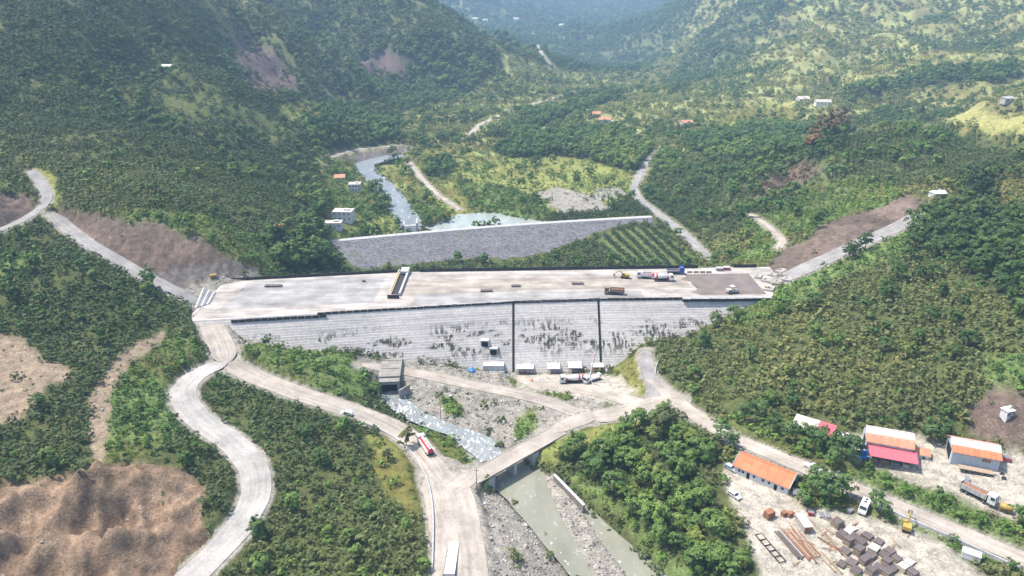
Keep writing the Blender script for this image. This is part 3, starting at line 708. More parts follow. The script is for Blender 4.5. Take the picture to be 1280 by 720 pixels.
deck('pour_layer', -128, -62, 9, 3, CREST + .09, M_GREYPOUR, 'grey pour at the left end of the deck', 40, 6)
deck('pour_layer', -45, 60, 2, 29, CREST + .10, M_GREYPOUR, 'narrow grey strip along the near edge of the deck', 50, 4)
# formwork along the near edge: one panel every few metres
def panel_row(x0, x1, yfun, h, mat, name, w=3.0, zt=None, gap=.12, thick=.25, jitter=.1):
    x = x0; proto = None; rr = random.Random(int(x0 * 10))
    while x < x1:
        xm = x + w / 2; y = float(yfun(xm)); sl = math.atan2(float(yfun(x + w)) - float(yfun(x)), w)
        if proto is None: me = MB().box((0, 0, h / 2), (w - gap, thick, h)).box((0, -thick * .8, h * .75), (w - gap, thick * .5, .12)).mesh(name, mat)
        proto = True
        o = bpy.data.objects.new(name, me); COL.objects.link(o); o.parent = dam; rel(o)
        o.location = (xm, y, (CREST if zt is None else zt) + rr.uniform(-jitter, jitter)); o.rotation_euler.z = sl
        x += w
panel_row(-119, -82, lambda x: y_near(x) - 1.2, 1.3, M_DARK, 'formwork_panel', zt=CREST - 1.5)
panel_row(-84, 2, lambda x: y_near(x) - .2, 1.1, M_DARK, 'formwork_panel', zt=CREST - .55)
panel_row(1, 78, lambda x: y_near(x) - .2, 1.2, M_DARK, 'formwork_panel', zt=CREST - .5)
panel_row(77, 117, lambda x: y_near(x) - .6, .8, M_CONC, 'edge_kerb', w=4, zt=CREST + .05, thick=1.3)
panel_row(77, 117, lambda x: y_near(x) - 1.4, .9, M_DARK, 'formwork_panel', zt=CREST - .9)
panel_row(-44, 3, lambda x: y_near(x) + .55, .35, M_CONC, 'edge_kerb', w=4, thick=.9, zt=CREST + .02)
panel_row(3, 40, lambda x: y_near(x) + .55, .35, M_CONC, 'edge_kerb', w=4, thick=.9, zt=CREST + .02)
panel_row(-137, -58, lambda x: y_far(x) - .2, 1.5, M_DARK, 'upstream_panel', w=4, zt=CREST)
panel_row(-46, 93, lambda x: y_far(x) - .2, 1.7, M_DARK, 'upstream_panel', w=4, zt=CREST)
panel_row(112, 122, lambda x: y_far(x) - .2, 1.7, M_DARK, 'upstream_panel', w=4, zt=CREST)
# gallery openings in the left block, near the middle
for u, v in ((606, 430), (617, 440)):
    x, y, z = on_face(u, v)
    f = MB().box((0, 0, 0), (3.6, 2.4, 3.8)).build('gallery_portal', M_CONC, dam); f.location = (x, y + .5, z); rel(f)
    g = MB().box((0, -1.22, -.1), (2.8, .08, 3.0)).build('opening', M_BLACK, f)
x, y, z = on_face(617, 458)
f = rel(MB().box((0, 0, 0), (9, 4, 3.2)).box((0, -2.3, -1.2), (9.6, 1.2, .8)).build('gallery_landing', M_CONC, dam)); f.location = (x, y - .5, z)
# intake shaft slot sunk in the deck
sx0, sy0, _ = at_z(498, 372, CREST); sx1, sy1, _ = at_z(500, 340, CREST)
sh = MB()
L = sy1 - sy0 + 2; cx = (sx0 + sx1) / 2; cy = (sy0 + sy1) / 2
sh.box((cx - 2.4, cy, CREST + .6), (.5, L, 1.2)).box((cx + 2.4, cy + 1, CREST + .8), (.9, L - 3, 1.6)).box((cx, cy - L / 2, CREST + .9), (5.2, .5, 1.8)).box((cx + .9, cy + L / 2 - 3, CREST + 1.6), (4, 6, 1.2))
rel(sh.build('shaft_frame', M_CONC, dam))
rel(MB().box((cx, cy - .5, CREST + .25), (4.2, L - 2, .3)).box((cx, cy - L / 2 - .32, CREST + .7), (5.4, .12, 2.4)).build('shaft_void', M_DARK, dam))
rel(MB().box((cx - 1.7, cy - 1, CREST + .8), (.5, L - 5, .5)).build('shaft_beam', paint('ochre_steel', (.42, .30, .12), .6), dam))

# ---------------------------------------------------------------- rock embankment upstream
def rock_material(name, a, b_, scale=.9):
    m, nt, b = new_mat(name); w = wpos(nt)
    vor = N(nt, 'ShaderNodeTexVoronoi'); vor.inputs['Scale'].default_value = scale; nt.links.new(w, vor.inputs['Vector'])
    hs = N(nt, 'ShaderNodeSeparateColor'); nt.links.new(vor.outputs['Color'], hs.inputs[0])
    c = mixc(nt, hs.outputs[0], a, b_); c = mixc(nt, .6, c, ramp(nt, noise(nt, w, .08, 5), .3, .7, (.7, .7, .72), (1.2, 1.18, 1.15)), 'MULTIPLY')
    c = mixc(nt, ramp(nt, noise(nt, w, .05, 5, .65), .6, .72), c, (.11, .13, .05))
    nt.links.new(c, b.inputs['Base Color']); b.inputs['Roughness'].default_value = .95; bump(nt, b, vor.outputs['Distance'], .9, .5); return m
M_ROCKFILL = rock_material('grey_rockfill', (.085, .085, .09), (.19, .185, .19))
emb = thing('embankment', 'grey rockfill embankment across the valley behind the dam', 'embankment', (-20, 420, 0))
c0 = at_z(404, 303, 12.0); c1 = at_z(815, 271.5, 14.5)
p = np.linspace(0, 1, 90)[:, None]; CL = np.array(c0) * (1 - p) + np.array(c1) * p
CL[:, 1] += 5 * np.sin(np.pi * p[:, 0])
rows = []
for k, (off, dz) in enumerate([(9, -9), (4, -.4), (3.5, 0), (-3.5, 0), (-4, -.3)] + [(-4 - 2.0 * j, -.3 - .68 * j) for j in range(1, 20)]):
    r = CL + np.array([0, off, dz]); 
    if k > 4 or k == 0: r = r + np.stack([fbm(r[:, 0], r[:, 1], 3, 2, 61) * .6, fbm(r[:, 0], r[:, 1], 3, 2, 62) * .8, fbm(r[:, 0], r[:, 1], 3.5, 3, 63) * .8], -1)
    rows.append(r)
me = np_mesh('fill', np.array(rows).reshape(-1, 3), grid_faces(len(rows), 90), M_ROCKFILL)
o = bpy.data.objects.new('fill', me); COL.objects.link(o); o.parent = emb; o.matrix_parent_inverse = Matrix.Translation((20, -420, 0))
V = np.stack([CL + np.array([0, -2.2, .02]), CL + np.array([0, -2.2, .3]), CL + np.array([0, 3.2, .3]), CL + np.array([0, 3.2, .02])])
me = np_mesh('crest_beam', V.reshape(-1, 3), grid_faces(4, 90), M_CONC, False)
o = bpy.data.objects.new('crest_beam', me); COL.objects.link(o); o.parent = emb; o.matrix_parent_inverse = Matrix.Translation((20, -420, 0))
# inlet structure where the river enters the diversion
ix, iy, iz = at_z(514, 288, 12.0); iy = float(np.interp(ix, CL[:, 0], CL[:, 1])) + 7.0
inl = thing('inlet_structure', 'white concrete inlet box at the end of the upstream river', 'inlet', (ix, iy, 9), .1)
MB().box((-4.2, 4, 3.5), (1.0, 9, 9)).box((4.2, 5, 4.0), (1.0, 12, 10)).build('side_wall', M_CONC, inl)
MB().box((0, -1, 3.6), (7.4, 1.2, 8.6)).build('front_wall', paint('bright_concrete', (.72, .69, .64), .85, .15, .5), inl)

# ---------------------------------------------------------------- diversion culvert outlet
ox, oy, oz = at_z(487, 492, 3.0)
tx, ty, tz = at_z(491, 441, 9.5)
M_CULV = paint('weathered_culvert_concrete', (.30, .28, .25), .9, .35, .35, dirt=(.18, .16, .14))
cul = thing('culvert', 'long pale concrete culvert box discharging white water', 'culvert', (ox, oy, 2.5), -math.atan2(tx - ox, ty - oy))
Lc = math.hypot(tx - ox, ty - oy) + 5
MB().prism([(-4.2, 0), (-3.2, 0), (-3.2, 4.6), (3.2, 4.6), (3.2, 0), (4.2, 0), (4.2, 6.0), (-4.2, 6.0)], 0, 3.0).build('portal', M_CULV, cul)
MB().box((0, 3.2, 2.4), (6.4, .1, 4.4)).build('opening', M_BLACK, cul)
MB().box((-3.7, Lc / 2 + 1, 3.2), (1.0, Lc - 4, 6)).box((3.7, Lc / 2 + 1, 3.2), (1.0, Lc - 4, 6)).build('side_wall', M_CULV, cul)
MB().box((0, Lc / 2 + 1.2, 6.35), (8.8, Lc - 4.2, .6)).box((0, Lc * .35, 6.75), (7.6, .5, .3)).box((0, Lc * .6, 6.75), (7.6, .5, .3)).build('roof_slab', M_CULV, cul)
MB().box((-2.6, Lc - 2, 8.1), (2.4, 2.2, 3.0)).box((2.6, Lc - 1.5, 8.6), (2.4, 2.2, 4.0)).build('end_block', M_CULV, cul)
MB().box((6.2, -1.8, 2.4), (.5, 6, 3.6), -.7).build('wing_wall', M_CULV, cul); MB().box((-5.4, -1.4, 2.0), (.5, 5, 3.2), .5).build('wing_wall', M_CULV, cul)

# ---------------------------------------------------------------- bridge over the river
b0 = at_z(590, 598, 6.2); b1 = at_z(700, 537, 6.2)
bl = math.hypot(b1[0] - b0[0], b1[1] - b0[1]); brz = math.atan2(b1[1] - b0[1], b1[0] - b0[0])
br = thing('bridge', 'narrow dusty concrete bridge crossing the river', 'bridge', (b0[0], b0[1], 0), brz)
MB().box((bl / 2, 0, 5.75), (bl, 6.4, .9)).build('deck', M_TRACK, br)
for s in (-1, 1): MB().box((bl / 2, s * 3.3, 6.2), (bl * .98, .4, .3)).build('kerb', M_TRACK, br)
MB().box((bl * .13, 0, 2.4), (3, 7.2, 5.8)).build('abutment', M_CONC, br); MB().box((bl * .62, 0, 2.4), (3, 7.2, 5.8)).build('abutment', M_CONC, br)
MB().box((bl * .40, 0, 2.4), (1.2, 6.2, 5.8)).build('pier', M_CONC, br)
# river retaining wall
w0 = at_z(693, 596, 3); w1 = at_z(730, 634, 3)
wl = math.hypot(w1[0] - w0[0], w1[1] - w0[1]); wrz = math.atan2(w1[1] - w0[1], w1[0] - w0[0])
rw = thing('retaining_wall', 'low brown concrete retaining wall on the river bank', 'wall', (w0[0], w0[1], 0), wrz)
MB().box((wl / 2, 0, 1.5), (wl, .7, 4.4)).build('wall', paint('stained_concrete', (.24, .20, .17), .9, .35, .5), rw)
MB().box((wl / 2, 0, 3.85), (wl + .2, 1.0, .3)).build('coping', M_CONC, rw)
# ---------------------------------------------------------------- vegetation
def quads_from(C, Nrm, size, rr):
    """leaf cards: a quad at each centre, roughly facing Nrm"""
    n = len(C); Nrm = Nrm / (np.linalg.norm(Nrm, axis=1)[:, None] + 1e-9)
    up = rr.normal(size=(n, 3)); T = np.cross(Nrm, up); T /= np.linalg.norm(T, axis=1)[:, None] + 1e-9; B = np.cross(Nrm, T)
    a = size * rr.uniform(.6, 1.25, n)[:, None] * .5; b = a * rr.uniform(.55, .9, n)[:, None]
    V = np.stack([C - T * a, C - B * b * .9 + T * a * .1, C + T * a, C + B * b], 1)
    return V.reshape(-1, 3), np.arange(n * 4).reshape(-1, 4)
def crown_mesh(name, seed, rx, rz, z0, clumps, per, leaf, hollow=.55, flat=1.0, skirt=.0):
    rr = np.random.default_rng(seed)
    d = rr.normal(size=(clumps, 3)); d /= np.linalg.norm(d, axis=1)[:, None]
    d[:, 2] = np.where(d[:, 2] < -.55 + skirt, -d[:, 2], d[:, 2])
    rad = rr.uniform(hollow, 1.0, clumps) ** .7
    lob = 1 + .28 * np.sin(d[:, 0] * 3.1 + seed) + .22 * np.cos(d[:, 1] * 3.7 + seed * 1.7)
    cc = d * (rad * lob)[:, None] * np.array([rx, rx, rz]); cr = rr.uniform(.16, .34, clumps) * rx
    C = []; Nn = []
    for k in range(clumps):
        q = rr.normal(size=(per, 3)); q /= np.linalg.norm(q, axis=1)[:, None]; q[:, 2] = np.where(q[:, 2] < -.3, -q[:, 2], q[:, 2])
        C.append(cc[k] + q * cr[k] * rr.uniform(.5, 1.0, (per, 1)) * np.array([1, 1, .8])); Nn.append(q * .5 + d[k] * 1.1 + np.array([0, 0, .45]) + rr.normal(size=(per, 3)) * .3)
    C = np.concatenate(C); Nn = np.concatenate(Nn); C[:, 2] = np.maximum(C[:, 2] + z0, .15)
    V, F = quads_from(C, Nn, leaf, rr)
    return np_mesh(name, V, F, M_LEAF, False)
def trunk_mesh(name, seed, h, r, spread, nl=5):
    rr = random.Random(seed); mb = MB(); top = Vector((rr.uniform(-.3, .3), rr.uniform(-.3, .3), h))
    mid = Vector((rr.uniform(-.15, .15), rr.uniform(-.15, .15), h * .5))
    mb.tube((0, 0, -.6), mid, r, r * .75, 6); mb.tube(mid, top, r * .75, r * .35, 6)
    for k in range(nl):
        a = 2 * math.pi * k / nl + rr.uniform(-.4, .4); s = mid.lerp(top, rr.uniform(0, .8))
        mb.tube(s, s + Vector((math.cos(a) * spread, math.sin(a) * spread, rr.uniform(.5, 1.1) * spread)), r * .4, r * .12, 5)
    return mb.mesh(name, M_BARK)
# kinds: near meshes for the individuals, light meshes for the masses further off
BUSH_N = [crown_mesh('bush_leaves', 10 + k, 1.0, .85, .80, 24, 16, .29, .6) for k in range(4)]
BUSH_F = [crown_mesh('bush_leaves', 20 + k, 1.0, .8, .70, 9, 7, .62, .45) for k in range(3)]
TREE_N = [crown_mesh('tree_crown', 30 + k, 4.2, 3.9, 5.6, 46, 30, .85, .45) for k in range(4)]
TREE_F = [crown_mesh('tree_crown', 40 + k, 4.2, 4.0, 5.2, 22, 11, 1.9, .45) for k in range(4)]
SHRUB = [crown_mesh('shrub_leaves', 50 + k, .8, .45, .35, 7, 9, .32, .3) for k in range(3)]
TRUNK = [trunk_mesh('tree_trunk', k, 6.5, .28, 2.2) for k in range(4)]
def jgrid(x0, x1, y0, y1, s, seed, jit=.38):
    rr = np.random.default_rng(seed)
    gx, gy = np.meshgrid(np.arange(x0, x1, s), np.arange(y0, y1, s)); gx = gx + (np.arange(gx.shape[0]) % 2)[:, None] * s * .5
    return (gx + rr.uniform(-jit, jit, gx.shape) * s).ravel(), (gy + rr.uniform(-jit, jit, gy.shape) * s).ravel(), rr
def dam_zone(x, y): return (x > -150) & (x < 140) & (y > y_near(x) - BATTER * np.maximum(CREST - gz(x, y), 0) - .3) & (y < y_far(x) + 1.5) & (gz(x, y) < CREST + .6)
def emb_zone(x, y):
    t = np.clip((x - c0[0]) / (c1[0] - c0[0]), 0, 1); yy = c0[1] + (c1[1] - c0[1]) * t + 5 * np.sin(np.pi * t)
    zc_ = c0[2] + (c1[2] - c0[2]) * t; off = yy - y
    return (x > c0[0] - 3) & (x < c1[0] + 3) & (off > -6) & (gz(x, y) < zc_ + .6 - .34 * np.maximum(off - 4, 0))
KEEP_OUT = []                             # (x, y, radius) of things that stand on the ground, filled by the builders
PR = {HAZEL: .95, FOREST: .35, MEADOW: .11, SCRUB: .45, CUT: .006, MOUND: .006, TAN: .015, RUBBLE: .045, YARD: 0, ROWS: 0, MIXED: .72, CLIFF: .16, TILLED: .95, PALE: .55, FIELD: .02}
PT = {HAZEL: .06, FOREST: .93, MEADOW: .02, SCRUB: .05, CUT: 0, MOUND: 0, TAN: 0, RUBBLE: .004, YARD: 0, ROWS: 0, MIXED: .36, CLIFF: .05, TILLED: .0, PALE: .09, FIELD: .01}
PS = {HAZEL: .16, FOREST: .3, MEADOW: .34, SCRUB: .75, CUT: .012, MOUND: .012, TAN: .03, RUBBLE: .06, YARD: 0, ROWS: 0, MIXED: .3, CLIFF: .05, TILLED: .05, PALE: .1, FIELD: .02}
def scatter(bands, prob, seed, size, clump=0.0):
    out = []
    for k, (y0, y1, sp, scl) in enumerate(bands):
        xm = .95 * (y1 + 60)
        x, y, rr = jgrid(-xm, xm, y0, y1, sp, seed + k, .38 if clump else .17)
        z = gz(x, y); u, v, t = project(x, y, z)
        m = (u > -300) & (u < 1580) & (v > -70) & (v < 830); x, y, z = x[m], y[m], z[m]
        c = classify(x, y); pr = np.array([prob[q] for q in range(15)])[c]
        if clump: pr = np.where(c == FOREST, pr, pr * np.clip(1 + clump * fbm(x, y, 55, 3, seed + 5) * 2.4, 0, 3))
        else: pr = pr * np.clip(1.05 + 1.0 * fbm(x, y, 16, 3, seed + 5), .25, 1.05) * np.where(y > 430, .35 + .65 * sstep(-.28, .0, fbm(x, y, 70, 4, 77)), 1)
        g_ = gully(x, y); far_ = (y > 430) & (c != FOREST)
        pr = np.where(far_, pr * (1 + 6 * sstep(.11, .03, g_)) if clump else pr * (1 - .4 * sstep(.11, .03, g_)), pr)
        ok = (rr.uniform(size=len(x)) < pr) & (gsample(CLEAR, x, y) < .12) & ~dam_zone(x, y) & ~emb_zone(x, y)
        for kx, ky, kr in KEEP_OUT: ok &= (x - kx) ** 2 + (y - ky) ** 2 > kr * kr
        x, y, z, c = x[ok], y[ok], z[ok], c[ok]
        out.append(np.c_[x, y, z - .1, scl * size * rr.uniform(.68, 1.28, len(x)), rr.uniform(0, 6.28, len(x)), c, rr.uniform(size=len(x))])
    return np.concatenate(out)
def tints(P, kind):
    x, y, c, r = P[:, 0], P[:, 1], P[:, 5].astype(int), P[:, 6]
    n = fbm(x, y, 40, 3, 91)[:, None]; r2 = ((r * 7919.3) % 1)[:, None]; r = r[:, None]
    right = sstep(40, 130, x)[:, None] * (y < 420)[:, None]
    if kind == 'bush':
        a = np.array([.085, .118, .058]) * (1 - right) + np.array([.165, .175, .082]) * right
        b = np.array([.118, .136, .072]) * (1 - right) + np.array([.23, .21, .105]) * right
        t = a * (1 - r) + b * r
        t = np.where(((c == SCRUB) | (c == MEADOW))[:, None], np.array([.11, .18, .05]) * (.8 + .6 * r), t)
        t = np.where((c == PALE)[:, None], np.array([.21, .225, .10]) * (.8 + .5 * r), t)
        t = np.where((c == TILLED)[:, None], np.array([.13, .10, .065]) * (.8 + .5 * r), t)
        t = np.where(r2 > .93, np.array([.09, .155, .045]), t)
    elif kind == 'tree':
        t = np.array([.066, .118, .048]) * (1 - r) + np.array([.125, .19, .062]) * r
        t = np.where(r2 > .86, np.array([.15, .19, .065]), t) * np.where((x > 150) & (y < 420), .72, 1)[:, None]
    else:
        t = np.array([.075, .145, .035]) * (1 - r) + np.array([.15, .20, .055]) * r
    t = t * np.array([1.32, 1.34, 1.05]) * (1 - .07 * sstep(-40, -120, x) * sstep(290, 330, y))[:, None]; n2 = fbm(x, y, 130, 4, 95)[:, None]; t = t * (1 + .5 * n2 * np.array([1.25, .85, .8]))  # left mountain plants slightly darker: a cloud's shadow put into their tint
    return np.clip(t * (1 + .25 * n), .01, .6)
def mass(name, P, T, meshes_of, label, idx):
    """the part of a kind past the individually built ones: one object of instances"""
    me = bpy.data.meshes.new(name); me.vertices.add(len(P)); me.vertices.foreach_set('co', P[:, :3].astype(np.float32).ravel())
    for nm, tp, dat in (('size', 'FLOAT', P[:, 3]), ('turn', 'FLOAT', P[:, 4]), ('pick', 'INT', idx)):
        a = me.attributes.new(nm, tp, 'POINT'); a.data.foreach_set('value', np.asarray(dat, np.int32 if tp == 'INT' else np.float32))
    a = me.attributes.new('tint', 'FLOAT_VECTOR', 'POINT'); a.data.foreach_set('vector', T.astype(np.float32).ravel())
    o = bpy.data.objects.new(name, me); COL.objects.link(o); tag(o, label, kind='stuff')
    ng = bpy.data.node_groups.new(name + '_scatter', 'GeometryNodeTree')
    ng.interface.new_socket('Geometry', in_out='INPUT', socket_type='NodeSocketGeometry'); ng.interface.new_socket('Geometry', in_out='OUTPUT', socket_type='NodeSocketGeometry')
    nn = ng.nodes; gi = nn.new('NodeGroupInput'); go = nn.new('NodeGroupOutput'); iop = nn.new('GeometryNodeInstanceOnPoints'); jn = nn.new('GeometryNodeJoinGeometry')
    for ob in meshes_of:
        oi = nn.new('GeometryNodeObjectInfo'); oi.inputs['Object'].default_value = ob; oi.inputs['As Instance'].default_value = True; ng.links.new(oi.outputs['Geometry'], jn.inputs[0])
    def at(nm, tp):
        n = nn.new('GeometryNodeInputNamedAttribute'); n.data_type = tp; n.inputs[0].default_value = nm; return n.outputs[0]
    cx_ = nn.new('ShaderNodeCombineXYZ'); ng.links.new(at('turn', 'FLOAT'), cx_.inputs[2])
    ng.links.new(gi.outputs[0], iop.inputs['Points']); ng.links.new(jn.outputs[0], iop.inputs['Instance'])
    iop.inputs['Pick Instance'].default_value = True; ng.links.new(at('pick', 'INT'), iop.inputs['Instance Index'])
    ng.links.new(cx_.outputs[0], iop.inputs['Rotation']); ng.links.new(at('size', 'FLOAT'), iop.inputs['Scale'])
    ng.links.new(iop.outputs[0], go.inputs[0])
    md = o.modifiers.new('scatter', 'NODES'); md.node_group = ng; return o
def lone(name, me, row, tint, label, cat, group):
    o = bpy.data.objects.new(name, me); COL.objects.link(o); o.location = row[:3]; o.scale = (row[3],) * 3; o.rotation_euler.z = row[4]
    o['tint'] = [float(q) for q in tint]; return tag(o, label, cat, group)
def lone_tree(name, k, row, tint, label, cat, group, crown=None):
    e = thing(name, label, cat, row[:3], row[4], group); e.scale = (row[3],) * 3
    a = bpy.data.objects.new('crown', crown or TREE_N[k % 4]); COL.objects.link(a); a.parent = e; a['tint'] = [float(q) for q in tint]
    b = bpy.data.objects.new('trunk', TRUNK[k % 4]); COL.objects.link(b); b.parent = e; return e
def seen(P):                               # size in the picture, nothing for what lies outside it
    u, v, t = project(P[:, 0], P[:, 1], P[:, 2]); return np.where((u > 5) & (u < 1275) & (v > 8) & (v < 715), P[:, 3] / t, 0)
ZONES = [(poly_at(q, 3), a) for q, a in (
    ([(240, 470), (290, 458), (440, 520), (530, 580), (545, 725), (230, 725), (335, 620), (310, 570), (235, 520)], 'dark green rounded hazel bush between the winding road and the bridge road'),
    ([(-40, 280), (70, 275), (240, 370), (262, 440), (150, 470), (-40, 425)], 'dark green rounded hazel bush on the slope below the brown cut'),
    ([(295, 430), (345, 420), (470, 445), (480, 520), (400, 495), (300, 470)], 'leafy bush on the bank between the bridge road and culvert'),
    ([(800, 520), (860, 500), (830, 440), (950, 370), (1140, 280), (1320, 380), (1320, 560), (1000, 520), (930, 520)], 'olive green rounded hazel bush on the hill above the workshop sheds'),
    ([(900, 530), (1000, 530), (1320, 660), (1320, 730), (1000, 640), (900, 560)], 'green bush in the strip along the yard track'))]
def bush_label(x, y):
    for P, a in ZONES:
        if inside(P, np.array([x]), np.array([y]))[0]: return a
    return 'green rounded bush on the low slopes left of the winding road' if x < -40 else 'green bush on the river banks near the bridge'
def grow():
    # bushes of the hazel groves
    B = scatter([(130, 330, 3.05, 1.08), (330, 560, 3.1, 1.12), (560, 900, 4.0, 1.55), (900, 1500, 6.0, 2.2), (1500, 2600, 10, 3.6), (2600, 5000, 19, 6.5)], PR, 100, 1.42)
    T = tints(B, 'bush'); s = np.argsort(-seen(B)); big = s[:300]; rest = s[300:]
    obs = []
    for k, i in enumerate(big):
        lab = bush_label(B[i, 0], B[i, 1]); obs.append(lone('hazel_bush', BUSH_N[k % 4], B[i], T[i], lab, 'bush', lab[lab.index('bush'):].replace('bush', 'bushes', 1)))
    lo = []                                # lighter meshes stand as bushes too, the first of the far ones
    for k in range(3):
        i = rest[k]; lab = bush_label(B[i, 0], B[i, 1]); lo.append(lone('hazel_bush', BUSH_F[k], B[i], T[i], lab, 'bush', lab[lab.index('bush'):].replace('bush', 'bushes', 1)))
    rest = rest[3:]; near = B[rest, 1] < 420; rr = np.random.default_rng(3)
    idx = np.where(near, rr.integers(0, 4, len(rest)), 4 + rr.integers(0, 3, len(rest)))
    src = [next(o for o in obs if o.data is BUSH_N[k]) for k in range(4)] + lo
    mass('hazel_grove', B[rest], T[rest], src[::-1] if JOIN_REVERSED else src, 'groves of rounded hazel bushes covering the valley sides', idx)
    # trees
    R = scatter([(130, 420, 5.6, 1.0), (420, 900, 6.8, 1.05), (900, 1500, 10, 1.35), (1500, 2600, 17, 2.1), (2600, 5000, 32, 3.6)], PT, 200, .92, .8)
    R[:, 3] *= np.where(R[:, 5] == FOREST, 1.0, .82) * np.where(R[:, 1] < 260, .80, 1.0)
    T = tints(R, 'tree'); s = np.argsort(-seen(R)); big = s[:300]; rest = s[300:]; tr = []
    for k, i in enumerate(big):
        x, y = R[i, :2]
        if y < 262 and x < 150: lab, gr = 'leafy green tree in the wood beside the river and yards', 'trees by the river and the yards'
        elif x > 150: lab, gr = 'dark leafy tree on the hill above the hazel slope', 'trees of the dark hill wood'
        elif x < -20: lab, gr = 'leafy tree scattered on the hillside left of the dam', 'trees on the left hillside'
        else: lab, gr = 'leafy green tree in the valley beyond the dam', 'trees of the valley beyond the dam'
        tr.append(lone_tree('leafy_tree', k, R[i], T[i], lab, 'tree', gr))
    lo = []
    for k in range(4):
        i = rest[k]; lo.append(lone_tree('leafy_tree', k, R[i], T[i], 'dark leafy tree on the hill above the hazel slope' if R[i, 0] > 150 else 'leafy green tree in the valley beyond the dam' if R[i, 0] > -20 else 'leafy tree scattered on the hillside left of the dam', 'tree', 'trees of the dark hill wood' if R[i, 0] > 150 else 'trees of the valley beyond the dam' if R[i, 0] > -20 else 'trees on the left hillside', TREE_F[k]))
    rest = rest[4:]; near = R[rest, 1] < 480
    idx = np.where(near, rr.integers(0, 4, len(rest)), 4 + rr.integers(0, 4, len(rest)))
    src = [tr[k].children[0] for k in range(4)] + [e.children[0] for e in lo]
    mass('woodland', R[rest], T[rest], src[::-1] if JOIN_REVERSED else src, 'distant woods and scattered trees on the valley sides', idx)
    # low bright undergrowth
    S = scatter([(130, 340, 1.8, 1.0), (340, 620, 3.0, 1.6), (620, 1000, 5.0, 2.4)], PS, 300, 1.0, .7)
    T = tints(S, 'shrub'); sh = [lone('low_shrub', SHRUB[k], S[k * 50], T[k * 50], 'low bright green shrub among the undergrowth', 'shrub', 'low shrubs') for k in range(3)]
    mass('undergrowth', S, T, sh, 'low bright green undergrowth between bushes and tracks', rr.integers(0, 3, len(S)))
    # orchard rows on the reservoir floor
    P = CLS_ROWS; c = P.mean(0); ax = np.array([.22, -1.0]); ax /= np.hypot(*ax); ay = np.array([-ax[1], ax[0]])
    n = 0
    for a in np.arange(-70, 70, 3.5):
        for b in np.arange(-70, 70, 6.6):
            q = c + ax * a + ay * b + rng.uniform(-.4, .4, 2)
            if inside(P, q[:1], q[1:])[0] and gsample(CLEAR, q[:1], q[1:])[0] < .1 and not emb_zone(q[:1], q[1:])[0]:
                lone('orchard_tree', BUSH_N[n % 4], (q[0], q[1], float(gz(*q)) - .1, rng.uniform(1.55, 1.9), rng.uniform(0, 6)), np.array([.05, .095, .04]) * rng.uniform(.8, 1.25), 'round dark green orchard tree planted in rows behind the dam', 'tree', 'orchard rows behind the dam'); n += 1
    # two trees turned rust brown and a few landmark trees
    for u, v, s_, tint, lab in ((1046, 172, 3.0, (.24, .165, .10), 'large rust brown tree on the right terraces'), (1030, 178, 2.2, (.20, .14, .075), 'brown tree between the large rust tree and the small one'), (1015, 192, 1.7, (.28, .15, .085), 'small bright rust tree beside the large brown one'),
                                (1218, 250, 1.7, (.05, .085, .04), 'big round dark tree alone behind the hill wood'), (545, 214, 1.3, (.03, .062, .035), 'dark round tree alone in the valley meadow'), (1148, 146, 1.5, (.10, .13, .06), 'pale green round tree at the field edge')):
        x, y, z = ground_at(u, v); lone_tree('leafy_tree', int(u), (x, y, z, s_, 1.0), tint, lab, 'tree', None)
    for u, v, s_, tint, lab in ((508, 558, .72, (.14, .15, .05), 'slender yellow green tree at the roadside by the red tanker'), (485, 575, .42, (.06, .075, .04), 'small dark tree on the grass below the road'), (828, 545, 1.05, (.10, .125, .055), 'tall olive green tree at the top of the river wood')):
        x, y, z = ground_at(u, v); lone_tree('leafy_tree', int(u), (x, y, z, s_, 1.0), tint, lab, 'tree', None)
    for k, (u, v, s_) in enumerate(((930, 528, .8), (948, 520, .7), (968, 540, .7), (985, 552, .75), (1006, 548, .6), (1024, 560, .85), (1045, 568, .8), (1062, 578, .95), (1040, 583, .7), (1020, 600, .6), (1014, 618, .8), (1034, 628, .95), (1052, 622, .8), (1100, 645, .6), (1092, 632, .6), (1162, 552, .75), (1182, 545, .6), (900, 548, .8), (912, 560, .7), (1005, 632, .6))):
        x, y, z = ground_at(u, v); lone_tree('leafy_tree', k, (x, y, z, s_, k * 1.3), np.array([.085, .15, .05]) * rng.uniform(.75, 1.35), 'rounded bright green tree in the belt between the workshop yards', 'tree', 'trees between the workshop yards')
JOIN_REVERSED = False
CLS_ROWS = next(P for c, P in CLS if c == ROWS)
# ---------------------------------------------------------------- builders for buildings, vehicles and yard goods
DK = CREST + .12
def pose(u0, v0, u1, v1, z=None):
    a = at_z(u0, v0, z) if z is not None else ground_at(u0, v0); b = at_z(u1, v1, z) if z is not None else ground_at(u1, v1)
    return (np.array(a) + np.array(b)) / 2, math.atan2(b[1] - a[1], b[0] - a[0]), math.hypot(b[0] - a[0], b[1] - a[1])
M_GLASS = paint('dark_window_glass', (.035, .045, .055), .12, .3, 1, spec=.6)
M_TYRE = paint('tyre_rubber', (.025, .024, .024), .85, .3, 3)
M_STEEL = paint('grey_steel', (.28, .28, .28), .5, .3, 2, .3)
M_WHITE = paint('white_vehicle_paint', (.74, .74, .73), .35, .12, 1.2, dirt=(.55, .52, .48))
M_RUST = paint('rusty_steel', (.30, .135, .075), .8, .4, 1.5, dirt=(.16, .08, .05))
M_RED = paint('red_paint', (.52, .045, .045), .4, .25, 1.5, dirt=(.4, .07, .06))
M_YEL = paint('yellow_machine_paint', (.44, .29, .07), .45, .25, 1.2, dirt=(.38, .27, .1))
M_BLUE = paint('blue_paint', (.04, .10, .42), .4, .2, 1.2)
